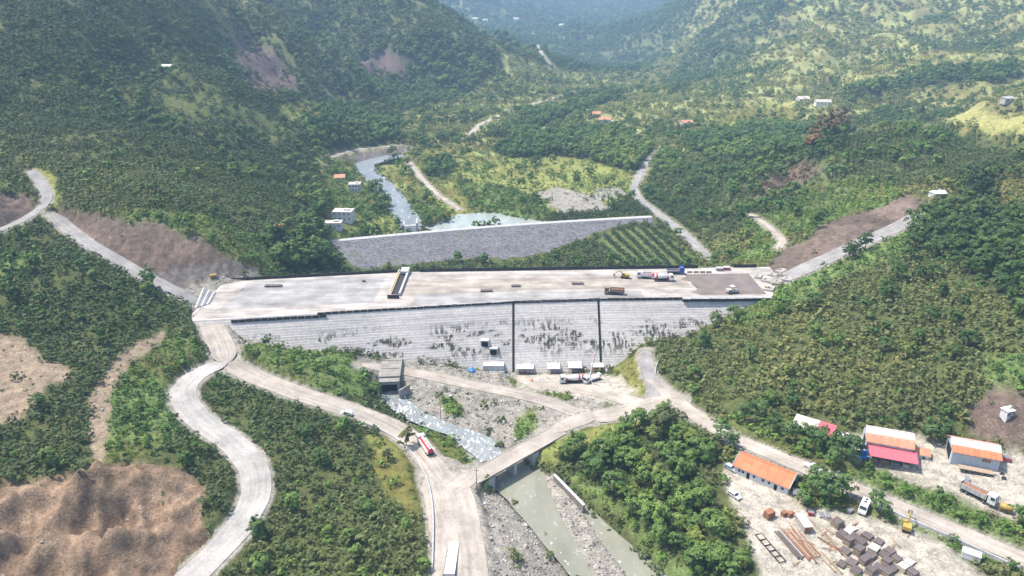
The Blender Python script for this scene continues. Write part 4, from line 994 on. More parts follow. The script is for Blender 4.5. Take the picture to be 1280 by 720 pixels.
M_TARP = paint('blue_tarpaulin', (.05, .24, .62), .5, .3, 1)
M_WALLW = paint('white_render', (.68, .67, .65), .85, .12, .6, dirt=(.52, .50, .47))
M_WALLB = paint('pale_blue_grey_sheet', (.46, .50, .54), .7, .15, .8, dirt=(.36, .36, .36))
M_ORANGE = paint('orange_tile', (.60, .19, .085), .75, .22, 1.2, dirt=(.42, .16, .09))
M_ORANGE2 = paint('weathered_orange_tile', (.55, .23, .13), .8, .3, 1.0, dirt=(.5, .36, .28))
M_PALEROOF = paint('pale_roof_sheet', (.56, .50, .45), .7, .2, 1.0, dirt=(.45, .28, .2))
M_PINK = paint('red_lean_to_sheet', (.58, .10, .13), .6, .15, 1.0, dirt=(.5, .2, .2))
M_WOOD = paint('weathered_timber', (.33, .25, .17), .85, .35, 2.5)
M_PLY = paint('dark_formwork_ply', (.13, .105, .10), .7, .35, 1.5, dirt=(.16, .13, .11))
M_PLYSIDE = paint('formwork_side', (.30, .23, .17), .8, .4, 2.0)
M_TAN = paint('tan_sacking', (.50, .42, .30), .9, .3, 1.5)
def wheel(parent, x, y, r=.52, w=.32):
    o = MB().lathe([(-w / 2, r * .86), (-w / 2 + .05, r), (w / 2 - .05, r), (w / 2, r * .86)], 14).build('wheel', M_TYRE, parent, False, (x, y, r), math.pi / 2)
    MB().lathe([(-w / 2 - .02, r * .5), (w / 2 + .02, r * .5)], 10).build('rim', M_STEEL, o); return o
def cab(parent, x, mat, w=2.5, L=2.1, h=2.7, z=.75):
    prof = [(x - L / 2, z), (x + L / 2, z), (x + L / 2, z + h * .42), (x + L / 2 - .22, z + h * .93), (x + L / 2 - .45, z + h), (x - L / 2, z + h)]
    c = MB().prism(prof, -w / 2, w / 2).build('cab', mat, parent)
    MB().prism([(x + L / 2 + .015, z + h * .46), (x + L / 2 + .04, z + h * .46), (x + L / 2 - .16, z + h * .90), (x + L / 2 - .20, z + h * .90)], -w * .43, w * .43).build('windscreen', M_GLASS, c)
    for s in (-1, 1):
        MB().box((x + .2, s * (w / 2 + .012), z + h * .66), (L * .5, .03, h * .34)).build('side_window', M_GLASS, c)
        MB().box((x + L / 2 + .12, s * (w / 2 + .16), z + h * .62), (.14, .2, .55)).build('mirror', M_TYRE, c)
    MB().box((x + L / 2 + .06, 0, z + .12), (.22, w, .42)).build('bumper', M_STEEL, c)
    return c
def truck(label, po, kind, cab_mat, body_mat, L=9.2, z=None, flip=False):
    (x, y, zz), rz, _ = po
    t = thing('tipper_truck' if kind == 'tipper' else 'tanker_truck' if kind == 'tanker' else 'concrete_mixer_truck' if kind == 'mixer' else 'concrete_pump_truck' if kind == 'pump' else 'flatbed_truck', label, 'truck', (x, y, zz), rz)
    MB().box((0, 0, .95), (L - .4, 1.0, .35)).box((0, .0, .72), (L * .5, 1.9, .3)).build('chassis', M_TYRE, t)
    cab(t, L / 2 - 1.1, cab_mat)
    for wx in (L / 2 - 1.2, L / 2 - 3.0, -L / 2 + 2.4, -L / 2 + 1.1):
        for s in (-1, 1): wheel(t, wx, s * 1.08)
    b0, b1 = -L / 2 + .1, L / 2 - 2.5
    if kind == 'tipper':
        b = MB()
        b.box(((b0 + b1) / 2, 0, 1.32), (b1 - b0, 2.4, .16))
        for s in (-1, 1): b.box(((b0 + b1) / 2, s * 1.22, 2.1), (b1 - b0, .1, 1.5))
        b.box((b0 + .05, 0, 2.05), (.1, 2.4, 1.4)).box((b1 - .05, 0, 2.2), (.12, 2.4, 1.8)).box((b1 + .3, 0, 3.1), (.9, 2.4, .1))
        bo = b.build('tipper_body', body_mat, t)
        MB().box(((b0 + b1) / 2, 0, 1.9), (b1 - b0 - .3, 2.25, .9), taper=.93).build('load', M_RUST if body_mat is not M_RUST else paint('earth_load', (.26, .19, .14), .95), bo)
        for k in range(6):
            for s in (-1, 1): MB().box((b0 + .5 + k * (b1 - b0 - 1) / 5, s * 1.31, 2.05), (.12, .1, 1.45)).build('side_rib', body_mat, bo)
    elif kind == 'tanker':
        MB().lathe([(b0, .5), (b0 + .2, 1.02), (b1 - .2, 1.02), (b1, .5)], 14, 'x', (0, 0, 2.25)).build('tank', body_mat, t, True)
        for s in (-1, 1): MB().box(((b0 + b1) / 2, s * 1.12, 2.0), (b1 - b0, .2, 1.3)).build('side_panel', M_WHITE, t)
        MB().box(((b0 + b1) / 2, 0, 3.32), (b1 - b0 - .4, .7, .16)).build('walkway', M_WHITE, t)
        for k in range(3): MB().lathe([(3.3, .35), (3.55, .35)], 10, 'z', (b0 + 1.2 + k * 1.9, 0, 0)).build('hatch', M_STEEL, t)
    elif kind == 'mixer':
        MB().lathe([(b0 - .2, .75), (b0 + .6, 1.05), (b0 + 3.0, 1.28), (b1 - .8, 1.0), (b1, .5)], 16, 'x', (0, 0, 2.5)).build('drum', body_mat, t, True)
        MB().lathe([(b0 + 1.0, 1.21), (b0 + 1.7, 1.29)], 16, 'x', (0, 0, 2.5)).build('drum_band', M_RED, t)
        MB().box((b0 - .3, 0, 2.9), (1.0, 1.2, 1.4), ry=.4).build('chute', M_RED, t)
        MB().box((b1 - .2, 0, 1.9), (.5, 1.8, 1.4)).build('pedestal', M_RED, t)
    elif kind == 'pump':
        MB().box(((b0 + b1) / 2, 0, 1.5), (b1 - b0, 2.3, .6)).box((b0 + .6, 0, 2.0), (1.2, 1.6, 1.0)).build('pump_bed', body_mat, t)
        MB().tube((b1 - .8, 0, 1.6), (b1 - .8, 0, 3.2), .4).build('turret', body_mat, t)
        MB().tube((b1 - .8, 0, 3.1), (b1 - 2.6, .4, 13.5), .30, .22, 6).tube((b1 - 2.6, .4, 13.5), (b1 - 2.3, .5, 21), .2, .13, 6).build('boom', M_WHITE, t)
        MB().tube((b1 - 1.0, .35, 3.3), (b1 - 2.4, .75, 13), .09, .09, 5).build('pipe', M_RED, t)
        for s in (-1, 1):
            MB().tube((b1 - .6, s, 1.2), (b1 + .6, s * 3.2, .9), .14, .12, 6).tube((b1 + .6, s * 3.2, 1.0), (b1 + .6, s * 3.2, .05), .1, .16, 6).build('outrigger', M_WHITE, t)
    else:
        MB().box(((b0 + b1) / 2, 0, 1.35), (b1 - b0, 2.4, .25)).build('flat_bed', body_mat, t)
        for s in (-1, 1): MB().box(((b0 + b1) / 2, s * 1.2, 1.75), (b1 - b0, .08, .6)).build('side_board', body_mat, t)
        MB().box((b1, 0, 2.1), (.1, 2.4, 1.4)).build('headboard', body_mat, t)
    KEEP_OUT.append((x, y, 6)); return t
def car(label, po, mat, kind='car', L=4.4, W=1.75):
    (x, y, zz), rz, _ = po; h = {'car': 1.45, 'van': 2.3, 'pickup': 1.75}[kind]
    t = thing({'car': 'parked_car', 'van': 'minibus', 'pickup': 'pickup_truck'}[kind], label, {'car': 'car', 'van': 'van', 'pickup': 'pickup'}[kind], (x, y, zz), rz)
    a = L / 2
    if kind == 'van':
        body = [(-a, .35), (a, .35), (a, 1.05), (a - .75, 1.35), (a - 1.35, h - .1), (a - 1.7, h), (-a + .15, h), (-a, h - .25)]; win = [(-a + .4, 1.3), (a - 1.35, 1.3), (a - 1.62, h - .3), (-a + .4, h - .3)]
    elif kind == 'pickup':
        body = [(-a, .45), (a, .45), (a, .95), (a - 1.3, 1.1), (a - 2.0, h), (-a + 2.1, h), (-a + 1.8, 1.0), (-a, 1.0)]; win = [(-a + 2.1, 1.12), (a - 1.45, 1.12), (a - 2.05, h - .1), (-a + 2.25, h - .1)]
    else:
        body = [(-a, .35), (a, .35), (a, .75), (a - 1.1, .92), (a - 1.75, h), (-a + .75, h), (-a + .1, .95)]; win = [(-a + .45, .95), (a - 1.3, .95), (a - 1.8, h - .09), (-a + .85, h - .09)]
    b = MB().prism(body, -W / 2, W / 2).build('body', mat, t)
    MB().prism(win, -W / 2 - .015, W / 2 + .015).build('side_glass', M_GLASS, b)
    f = {'car': (a - 1.42, 1.18, .75), 'van': (a - 1.03, 1.8, 1.0), 'pickup': (a - 1.62, 1.42, .85)}[kind]
    MB().box((f[0] + .03, 0, f[1]), (.04, W * .86, f[2]), ry=-math.atan2(.65, .55) if kind != 'van' else -.62).build('windscreen', M_GLASS, b)
    if kind == 'van':
        for k in range(2): MB().box((-a + 1.0 + k * 1.3, 0, h + .06), (.7, .7, .12)).build('roof_vent', M_TYRE, b)
    for s in (-1, 1): MB().box((a + .01, s * W * .36, .7), (.06, .3, .18)).build('headlight', paint('headlight_glass', (.6, .6, .58), .2), b)
    for wx in (a - .85, -a + .8):
        for s in (-1, 1): wheel(t, wx, s * (W / 2 - .08), .33, .22)
    KEEP_OUT.append((x, y, 5.5)); return t
def excavator(label, po, mat, s=1.0, up=.0, swing=0):
    (x, y, zz), rz, _ = po
    t = thing('excavator', label, 'excavator', (x, y, zz), rz); t.scale = (s,) * 3
    for q in (-1, 1):
        MB().prism([(-1.9, .1), (1.9, .1), (2.2, .5), (1.9, .9), (-1.9, .9), (-2.2, .5)], q * 1.0 - .28, q * 1.0 + .28).build('track', M_TYRE, t)
    MB().box((0, 0, .95), (1.4, 1.4, .4)).build('turntable', M_STEEL, t)
    MB().box((-.7, 0, 1.75), (2.9, 2.4, 1.1)).box((-1.9, 0, 1.7), (.8, 2.5, 1.3)).build('engine_house', mat, t)
    c = MB().prism([(.1, 1.15), (1.5, 1.15), (1.6, 1.9), (1.25, 2.9), (.1, 2.9)], .25, 1.2).build('cab', mat, t)
    MB().prism([(.25, 1.9), (1.5, 1.9), (1.22, 2.75), (.25, 2.75)], .23, 1.22).build('window', M_GLASS, c)
    k = Vector((3.4, -.2, 4.6 + up)); e = Vector((5.6, -.2, 2.9 + up))
    MB().tube((.9, -.2, 1.7), (2.1, -.2, 4.0 + up * .6), .3, .3, 5).tube((2.1, -.2, 4.0 + up * .6), k, .3, .22, 5).build('boom', mat, t)
    MB().tube(k + Vector((-.5, 0, .3)), e, .2, .15, 5).build('dipper_arm', mat, t)
    MB().tube((1.0, -.2, 2.4), (2.0, -.2, 3.8 + up * .6), .09, .09, 5).build('hydraulic_ram', M_STEEL, t)
    MB().prism([(e.x - .3, e.z + .2), (e.x + .5, e.z - .1), (e.x + .3, e.z - 1.0), (e.x - .6, e.z - .9)], -.85, .45).build('bucket', M_STEEL, t)
    KEEP_OUT.append((x, y, 4)); return t
def roller(label, po, mat, s=1.0):
    (x, y, zz), rz, _ = po; t = thing('road_roller', label, 'roller', (x, y, zz), rz); t.scale = (s,) * 3
    MB().lathe([(-1.0, .7), (1.0, .7)], 18).build('drum', M_STEEL, t, True, (1.7, 0, .7), math.pi / 2)
    MB().box((1.7, 1.1, .8), (2.0, .15, .35)).box((1.7, -1.1, .8), (2.0, .15, .35)).box((.7, 0, .8), (.3, 2.3, .4)).build('drum_yoke', mat, t)
    MB().prism([(-2.3, .7), (.3, .7), (.3, 1.4), (-2.3, 1.75)], -.9, .9).build('engine_hood', mat, t)
    for q in (-1, 1): wheel(t, -1.4, q * .95, .7, .5)
    for a in (-.5, .5):
        for q in (-.7, .7): MB().tube((-.2 + a, q, 1.3), (-.2 + a, q, 2.7), .05).build('canopy_post', M_TYRE, t)
    MB().box((-.2, 0, 2.75), (1.5, 1.8, .12)).build('canopy', M_WHITE, t); KEEP_OUT.append((x, y, 3)); return t
def gable(name, label, A, B, depth, wh, rh, wall, bands, over=.5, sheet=3.0, cat='building', base=.8):
    """A,B: ground ends of the wall towards the river; roof of single sheets, `bands` from ridge to eave"""
    L = math.hypot(B[0] - A[0], B[1] - A[1]); rz = math.atan2(B[1] - A[1], B[0] - A[0])
    t = thing(name, label, cat, (A[0], A[1], min(A[2], B[2])), rz)
    MB().prism([(0, -base), (depth, -base), (depth, wh), (depth / 2, rh - .12), (0, wh)], 0, L, 'x').build('wall', wall, t)
    rf = MB().box((L / 2, depth / 2, rh + .06), (L + 2 * over, .45, .14)).build('roof_ridge', bands[0][0], t)
    n = max(3, round((L + 2 * over) / sheet)); w = (L + 2 * over) / n
    sl = math.atan2(rh - wh, depth / 2); run = depth / 2 + over
    for side in (0, 1):
        u0 = 0.0
        for mat, frac in bands:
            u1 = u0 + frac; me = None
            ln = frac * run / math.cos(sl); ym = (depth / 2) + (-1 if side == 0 else 1) * (u0 + u1) / 2 * run; zm = rh - (u0 + u1) / 2 * run * math.tan(sl) + .06
            me = MB().box((0, 0, 0), (w - .05, ln + .1, .09), rx=sl if side == 0 else -sl).mesh('roof_sheet', mat)
            for k in range(n):
                o = bpy.data.objects.new('roof_sheet', me); COL.objects.link(o); o.parent = t
                o.location = (-over + w * (k + .5), ym, zm + random.uniform(-.02, .02) - .03 * u0)
            u0 = u1
    KEEP_OUT.append((A[0] + math.cos(rz) * L / 2 - math.sin(rz) * depth / 2, A[1] + math.sin(rz) * L / 2 + math.cos(rz) * depth / 2, max(L, depth) * .62))
    return t, L
def opening(t, x, z, w, h, name='window', y=0.0, mat=None, sill=True):
    o = MB().box((0, 0, 0), (w, .1, h)).build(name, mat or M_GLASS, t, False, (x, y - .03, z))
    fr = MB().box((-w / 2, -.03, 0), (.09, .12, h + .1)).box((w / 2, -.03, 0), (.09, .12, h + .1)).box((0, -.03, h / 2), (w, .12, .09))
    if sill: fr.box((0, -.08, -h / 2), (w + .2, .2, .09))
    fr.build('frame', M_WHITE, o); return o

def build_site():
    # --- workshop with the orange roof
    A = ground_at(917, 591); B = ground_at(984, 619)
    t, L = gable('long_workshop', 'long white single-storey building with bright orange roof', A, B, 8.2, 3.1, 5.4, M_WALLW, [(M_ORANGE, .5), (M_ORANGE, .5)], .45, 2.6)
    for f, nm in ((.10, 'window'), (.17, 'window'), (.27, 'door'), (.38, 'window'), (.55, 'window'), (.66, 'window'), (.78, 'door'), (.90, 'window')):
        if nm == 'door': opening(t, L * f, 1.1, 1.1, 2.2, 'door', 0, M_BLACK, False)
        else: opening(t, L * f, 1.75, 1.0, 1.1)
    for x in (-.48, L + .48):
        for s in (-1, 1):
            MB().box((x, 4.1 + s * 2.25, 4.35), (.12, 5.4, .3), rx=-s * math.atan2(2.3, 4.1)).build('barge_board', M_WALLW, t)
    MB().box((L + .06, 4.1, 1.2), (.1, 2.6, 2.6)).build('gable_door', M_BLACK, t)
    # --- tall shed with red lean-to
    A = ground_at(1080, 569); B = ground_at(1138, 577)
    t, L = gable('tall_shed', 'tall pale blue shed with weathered roof and red lean-to', A, B, 9.0, 5.6, 8.2, M_WALLB, [(M_PALEROOF, .45), (M_ORANGE2, .55)], .4, 2.4)
    lt = MB().box((L / 2 + .8, -2.3, 3.85), (L + .6, 5.2, .12), rx=math.atan2(1.3, 5.0)).build('lean_to_roof', M_PINK, t)
    for k in range(5): MB().box((.9 + k * (L - .6) / 4, -4.5, 1.5), (.18, .18, 3.4)).build('lean_to_post', M_STEEL, t)
    for f in (.2, .5, .8): opening(t, L * f, 4.9, 2.2, .7, 'window', 0, M_PALEROOF, False)
    MB().box((-.04, 4.5, 2.2), (.1, 3.6, 4.4)).build('gable_door', M_BLACK, t)
    MB().box((-.06, 1.4, 4.6), (.1, 1.0, 1.2)).build('gable_window', M_GLASS, t)
    o = MB().box((0, 0, 0), (3.0, .25, 2.6), rx=.35).box((.4, -.8, -1.0), (2.2, 1.4, .9), .3).build('tarpaulin', M_TARP, None); o.location = t.matrix_world @ Vector((0, 0, 0)); o.location = Vector(A) + Vector((-1.2, -1.0, 1.6)); tag(o, 'crumpled blue tarpaulin hung at the corner of the tall shed', 'tarpaulin')
    rzs = t.rotation_euler.z; fx = Vector((math.cos(rzs), math.sin(rzs), 0)); fy = Vector((-math.sin(rzs), math.cos(rzs), 0)); base = Vector(t.location)
    goods = [(M_WOOD, 'stack of weathered timber under the red lean-to', 2.5, 1.2), (M_RUST, 'rusty steel bin under the red lean-to', 5.5, 1.4), (M_STEEL, 'grey steel workbench under the red lean-to', 8.6, 1.0), (M_TAN, 'tan crate under the red lean-to', 11.4, 1.3)]
    for mat, lab, dx, h in goods:
        q = base + fx * dx - fy * 2.4; o = thing('workshop_goods', lab, 'goods', q, rzs)
        MB().box((0, 0, h / 2), (1.9, 1.6, h)).build('body', mat, o); MB().box((0, 0, h + .06), (2.05, 1.75, .12)).build('lid', M_STEEL, o)
        for s in (-.8, .8): MB().box((s, -.82, h / 2), (.1, .08, h * .9)).build('brace', M_STEEL, o)
    A2 = base + fx * (L + .6) + fy * 2.0; B2 = A2 + fx * 4.8
    a2, l2 = gable('annex', 'small white annex with orange roof beside the tall shed', A2, B2, 4.0, 2.7, 3.7, M_WALLW, [(M_ORANGE2, 1.0)], .3, 1.7)
    opening(a2, 1.2, 1.6, 1.0, .9); opening(a2, 3.2, 1.1, .9, 2.0, 'door', 0, M_BLACK, False)
    # --- second shed
    A = ground_at(1187, 580); B = ground_at(1247, 589)
    t, L = gable('store_shed', 'pale blue grey shed with open end and orange striped roof', A, B, 9.0, 4.8, 7.0, M_WALLB, [(M_PALEROOF, .5), (M_ORANGE, .5)], .4, 1.5)
    MB().box((-.05, 4.4, 1.9), (.1, 5.0, 4.6)).build('end_opening', M_BLACK, t)
    opening(t, L * .35, 4.0, 2.4, .6, 'window', 0, M_PALEROOF, False); opening(t, L * .72, 3.6, 2.6, 1.2, 'window', 0, paint('boarded', (.30, .20, .14), .8), False)
    base = Vector(t.location); rz = t.rotation_euler.z; fx = Vector((math.cos(rz), math.sin(rz), 0)); fy = Vector((-math.sin(rz), math.cos(rz), 0))
    tr = thing('flat_trailer', 'old flat trailer with dark wheels parked along the open shed', 'trailer', base + fx * 6.4 - fy * 2.0, rz)
    MB().box((0, 0, 1.0), (9, 2.2, .3)).box((4.8, 0, .8), (1.4, .3, .2)).build('bed', M_WOOD, tr)
    for wx in (-3.2, -1.6, 1.6, 3.0):
        for s in (-1, 1): wheel(tr, wx, s * 1.0, .5, .3)
    ax = thing('spare_axle', 'loose pair of big tyres at the end of the trailer', 'tyres', base + fx * 13.5 - fy * 2.2, rz)
    MB().tube((0, -1, .6), (0, 1, .6), .1).build('axle', M_STEEL, ax); wheel(ax, 0, 1, .62, .45); wheel(ax, 0, -1, .62, .45)
    # --- open shed behind the trees
    A = ground_at(988, 540); B = ground_at(1040, 550); L = math.hypot(B[0] - A[0], B[1] - A[1]); rz = math.atan2(B[1] - A[1], B[0] - A[0])
    t = thing('open_shed', 'low open-sided shed with white and red roof behind trees', 'shed', A, rz)
    for k, mat in ((0, M_PALEROOF), (1, M_PALEROOF), (2, M_PALEROOF), (3, M_PINK), (4, M_PINK)): MB().box((L * (k + .5) / 5, 2.4, 3.9), (L / 5 - .06, 6.4, .12), rx=.16).build('roof_sheet', mat, t)
    for k in range(6):
        for yy in (0, 5): MB().box((.2 + k * (L - .4) / 5, yy, 1.6), (.2, .2, 4.2)).build('post', M_STEEL, t)
    MB().box((L / 2, 5.2, 1.5), (L, .15, 3)).build('back_wall', M_WALLB, t); KEEP_OUT.append((A[0] + L / 2, A[1] + 1, 7))
    ww = car('white pickup parked between the open shed and tall shed', pose(1052, 546, 1062, 550), M_WHITE, 'pickup', 4.9)
    # --- vehicles around the yards
    truck('white cab tipper truck with rusty body on the upper yard', pose(1203, 612, 1240, 632), 'tipper', M_WHITE, paint('grey_tipper_side', (.48, .45, .43), .6, .25, 1.2, dirt=(.34, .26, .22)), 10.0)
    (x, y, z), rz, _ = pose(1249, 637, 1264, 642)
    t = thing('orange_water_bowser', 'small bright orange tank trailer beside the grassy bank', 'tank', (x, y, z), rz)
    MB().lathe([(-1.6, .5), (-1.4, .95), (1.3, .95), (1.6, .6)], 12, 'x', (0, 0, 1.5)).build('tank', M_YEL, t, True); MB().box((0, 0, .6), (3.0, 1.5, .2)).build('frame', M_YEL, t)
    MB().lathe([(2.3, .3), (2.6, .3)], 8, 'z').build('hatch', M_YEL, t)
    for s in (-1, 1): wheel(t, 0, s * .8, .42, .25)
    car('white minibus with dark roof vents parked at the track bend', pose(1083, 629, 1076, 645), M_WHITE, 'van', 6.0, 2.1)
    car('white saloon car parked by the trees near the orange-roof building', pose(911, 616, 924, 625), M_WHITE)
    car('silver car parked against the end of the orange-roof building', pose(907, 583, 919, 590), paint('silver_paint', (.42, .45, .5), .35, .1, 1))
    car('white pickup on the track behind the orange-roof building', pose(1008, 583, 1022, 589), M_WHITE, 'pickup', 5.0)
    excavator('yellow excavator standing at the edge of the lower yard', pose(1132, 668, 1134, 655), M_YEL, .85, .8)
    (x, y, z), rz, _ = pose(1204, 694, 1222, 701)
    t = thing('site_tank', 'white rectangular steel tank beside the lower track', 'tank', (x, y, z), rz)
    MB().box((0, 0, 1.0), (4.2, 2.4, 1.9)).build('body', M_WHITE, t); MB().box((0, 0, 2.0), (4.4, 2.6, .12)).build('lid', M_WHITE, t); MB().box((2.16, 0, 1.0), (.06, 1.6, 1.5)).build('end_plate', M_STEEL, t)
    for s in (-1.4, 1.4): MB().box((s, 0, .05), (.3, 2.5, .3)).build('skid', M_STEEL, t)
    car('small white car on the road above the hillside bend', pose(440, 520, 427, 516), M_WHITE, 'car', 4.6)
    truck('red and white tanker truck driving down to the bridge', pose(541, 575, 523, 548), 'tanker', M_WHITE, M_RED, 11.0)
    # --- vehicles on the dam deck
    truck('brown tipper truck alone in the middle of the deck', pose(780, 368, 756, 367, DK), 'tipper', paint('brown_cab', (.30, .22, .17), .5), paint('brown_tipper', (.27, .19, .14), .7, .3), 9.2)
    excavator('small yellow excavator on the deck among the white trucks', pose(786, 348, 776, 347, DK), M_YEL, .95, -1.2)
    truck('white truck facing the excavator on the deck', pose(815, 348, 797, 347, DK), 'tipper', M_WHITE, M_WHITE, 7.5)
    truck('long white truck parked broadside on the deck', pose(816, 351, 842, 351, DK), 'mixer', M_WHITE, M_WHITE, 9.6)
    truck('blue cab flatbed truck at the upstream edge of the deck', pose(832, 342, 856, 342, DK), 'flat', M_BLUE, M_STEEL, 8.5)
    roller('pale road roller on the fresh brown concrete', pose(908, 367, 922, 365, DK), paint('pale_machine', (.5, .47, .42), .5), 1.25)
    roller('small yellow roller at the right end of the deck', pose(957, 361, 964, 362, DK), M_YEL, .7)
    # --- at the toe of the dam
    truck('concrete mixer truck with red trim backed up to the pump', pose(728, 478, 700, 479), 'mixer', M_WHITE, M_WHITE, 9.4)
    truck('white concrete pump truck with its boom raised', pose(748, 474, 732, 479), 'pump', M_WHITE, M_WHITE, 9.0)
    for (u, v, w, d, lab, holes) in ((656, 465, 7.5, 7.5, 'wide white slab roof on red props beside the left joint', 2), (692, 465, 5.6, 7.5, 'narrow white slab roof on props between two others', 3), (719, 464, 5.8, 7.5, 'white slab roof with scattered debris by the pump truck', 4), (747, 463, 5.2, 7.5, 'white slab roof at the foot of the right joint', 2)):
        x, y, z = ground_at(u, v + 2); t = thing('toe_slab', lab, 'platform', (x, y, z), random.uniform(-.03, .03))
        MB().box((0, 3, 2.7), (w, d, .35)).build('slab', paint('white_slab_concrete', (.66, .64, .63), .85, .12, .5), t)
        for k in range(4):
            for yy in (-.5, 3, 6.3): MB().box((-w / 2 + .4 + k * (w - .8) / 3, yy, 1.1), (.22, .22, 3.0)).build('prop', M_RED if k % 2 else M_STEEL, t)
        for k in range(holes): MB().box((-w / 2 + 1.2 + k * (w - 2) / max(1, holes - 1), 4.5 - (k % 2), 2.93), (.9, .6, .12)).build('box_out', M_STEEL, t)
        MB().box((0, 6.2, 1.2), (w - .6, .2, 2.6)).build('back_form', M_PLY, t)
    for u, v, sz, mat, lab in ((590, 464, 1.5, M_TARP, 'bright blue tarpaulin heap on the rubble below the dam'), (664, 476, .9, M_ORANGE2, 'small orange tub on the working track'), (672, 475, .8, M_WHITE, 'small white tub beside the orange one')):
        x, y, z = ground_at(u, v); mb = MB(); mb.lathe([(0, sz), (sz * .5, sz * 1.05), (sz * .8, sz * .7), (sz, sz * .25)], 9, 'z')
        mb.v = [(a + random.uniform(-.2, .2) * sz, b + random.uniform(-.2, .2) * sz, max(-.1, c + random.uniform(-.2, .2) * sz)) for a, b, c in mb.v]
        o = mb.build('tarpaulin_heap' if mat is M_TARP else 'tub', mat, None, False, (x, y, z)); tag(o, lab, 'tarpaulin' if mat is M_TARP else 'tub')
    # formwork bundles lying on the deck
    for u, v, L_, W_, lab in ((342, 358, 8, 2.2, 'long dark formwork bundle near the left end of the deck'), (608, 364, 5.6, 2.2, 'dark formwork bundle nearest the shaft'), (645, 358, 4.4, 2.0, 'small dark bundle in the middle of the deck'), (722, 355, 5.6, 2.0, 'dark formwork bundle towards the excavator'), (455, 352, 1.6, 1.0, 'small dark winch left of the shaft')):
        x, y, z = at_z(u, v, DK); t = thing('formwork_bundle', lab, 'formwork', (x, y, z), .04)
        for k in range(4): MB().box((-L_ / 2 + L_ * (k + .5) / 4, 0, .45), (L_ / 4 - .15, W_, .5), random.uniform(-.06, .06)).build('panel', M_PLY, t)
        for s in (-.3, .3): MB().box((0, s * W_, .12), (L_, .2, .2)).build('bearer', M_STEEL, t)
        for k in range(3): MB().box((-L_ / 3 + k * L_ / 3, 0, .8), (.15, W_ * .9, .2)).build('rib', M_STEEL, t)
    for k, (u, v) in enumerate(((862, 341), (870, 341), (878, 341), (886, 341))):
        x, y, z = at_z(u, v, DK); t = thing('barrier_block', 'grey barrier block in the row at the upstream deck edge', 'barrier', (x, y, z), 0, 'barrier blocks on the deck')
        MB().prism([(-.35, 0), (.35, 0), (.18, .9), (-.18, .9)], -1.3, 1.3, 'x').build('block', M_PLYSIDE, t)
    for (u, v, mat, lab) in ((899, 338, M_STEEL, 'grey site cabin at the upstream edge of the deck'), (908, 337, M_RED, 'red steel skip at the upstream edge of the deck')):
        x, y, z = at_z(u, v, DK); t = thing('site_box', lab, 'cabin', (x, y, z)); MB().box((0, 0, .75), (3.2, 2, 1.5)).build('body', mat, t); MB().box((0, 0, 1.55), (3.3, 2.1, .1)).build('lid', M_WHITE, t); MB().box((.6, -1.02, .8), (.8, .05, .8)).build('hatch', M_STEEL, t)
    # abutment slabs at the right end, beams on the left end
    for k, (u, v) in enumerate(((948, 345), (958, 350), (966, 343), (972, 354), (978, 347), (962, 360), (984, 352), (976, 341))):
        x, y, z = at_z(u, v, CREST + .6); z = max(z, float(gz(x, y)) + .4)
        o = MB().box((0, 0, -.6), (random.uniform(4, 7), random.uniform(2.5, 4.5), 1.7)).box((0, .9, .4), (3, .5, .4)).build('abutment_slab', paint('dusty_slab_concrete', (.33, .30, .27), .9, .3, .5), None, False, (x, y, z), .9 + random.uniform(-.2, .2)); tag(o, 'pale concrete slab piled where deck meets right abutment road', 'slab', 'slabs at the right abutment')
    for k in range(8):
        a = at_z(244 + k * 2.4, 387 - k * .8, CREST); b = at_z(256 + k * 2.0, 363 + k * .3, CREST); a = (a[0], a[1], float(gz(a[0], a[1]))); b = (b[0], b[1], float(gz(b[0], b[1]))); z0, z1 = max(a[2], CREST) + .2, max(b[2], CREST) + .2
        o = MB().box((0, 0, 0), (math.dist(a, b) * .9, .5, .5)).build('steel_beam', M_STEEL if k % 3 else M_WHITE, None); o.location = ((a[0] + b[0]) / 2, (a[1] + b[1]) / 2, (z0 + z1) / 2); o.rotation_euler = (0, -math.atan2(z1 - z0, math.dist(a[:2], b[:2])), math.atan2(b[1] - a[1], b[0] - a[0]))
        tag(o, 'long pale beam laid on the left end of the deck', 'beam', 'beams at the left abutment')
    x, y, z = at_z(268, 354, CREST); t = thing('compressor', 'small yellow machine at the left end of the deck', 'machine', (x, y, max(z, float(gz(x, y)))), .5)
    MB().box((0, 0, .9), (3, 1.4, 1.2)).build('body', M_YEL, t); wheel(t, .6, .7, .35, .2); wheel(t, .6, -.7, .35, .2); MB().tube((1.5, 0, .6), (2.6, 0, .4), .06).build('drawbar', M_STEEL, t)
    # --- walls beside roads
    def low_wall(name, pix, h, w, label, mat, seg=2.4):
        p = smooth_path(line_at(pix, 5), seg); t = thing(name, label, 'wall', (p[0, 0], p[0, 1], float(gz(*p[0]))))
        for a, b in zip(p[:-1], p[1:]):
            za, zb = float(gz(*a)), float(gz(*b)); l = math.dist(a, b); rz = math.atan2(b[1] - a[1], b[0] - a[0])
            o = MB().prism([(-w / 2, -.5), (w / 2, -.5), (w * .3, h), (-w * .3, h)], -l / 2 + .03, l / 2 - .03, 'x').build('wall_segment', mat, t)
            o.location = Vector(((a[0] + b[0]) / 2, (a[1] + b[1]) / 2, (za + zb) / 2)) - Vector(t.location); o.rotation_euler = (0, -math.atan2(zb - za, l), rz)
    low_wall('road_wall', [(455, 530), (482, 540), (505, 556), (525, 580), (536, 605), (541, 630), (542, 670), (540, 716)], .9, .7, 'low pale wall curving along the road above the grass', M_CONC)
    low_wall('track_wall', [(1096, 633), (1130, 648), (1170, 665), (1215, 684), (1262, 706), (1300, 722)], .8, .8, 'long low pale wall along the lower edge of the yard track', M_CONC)
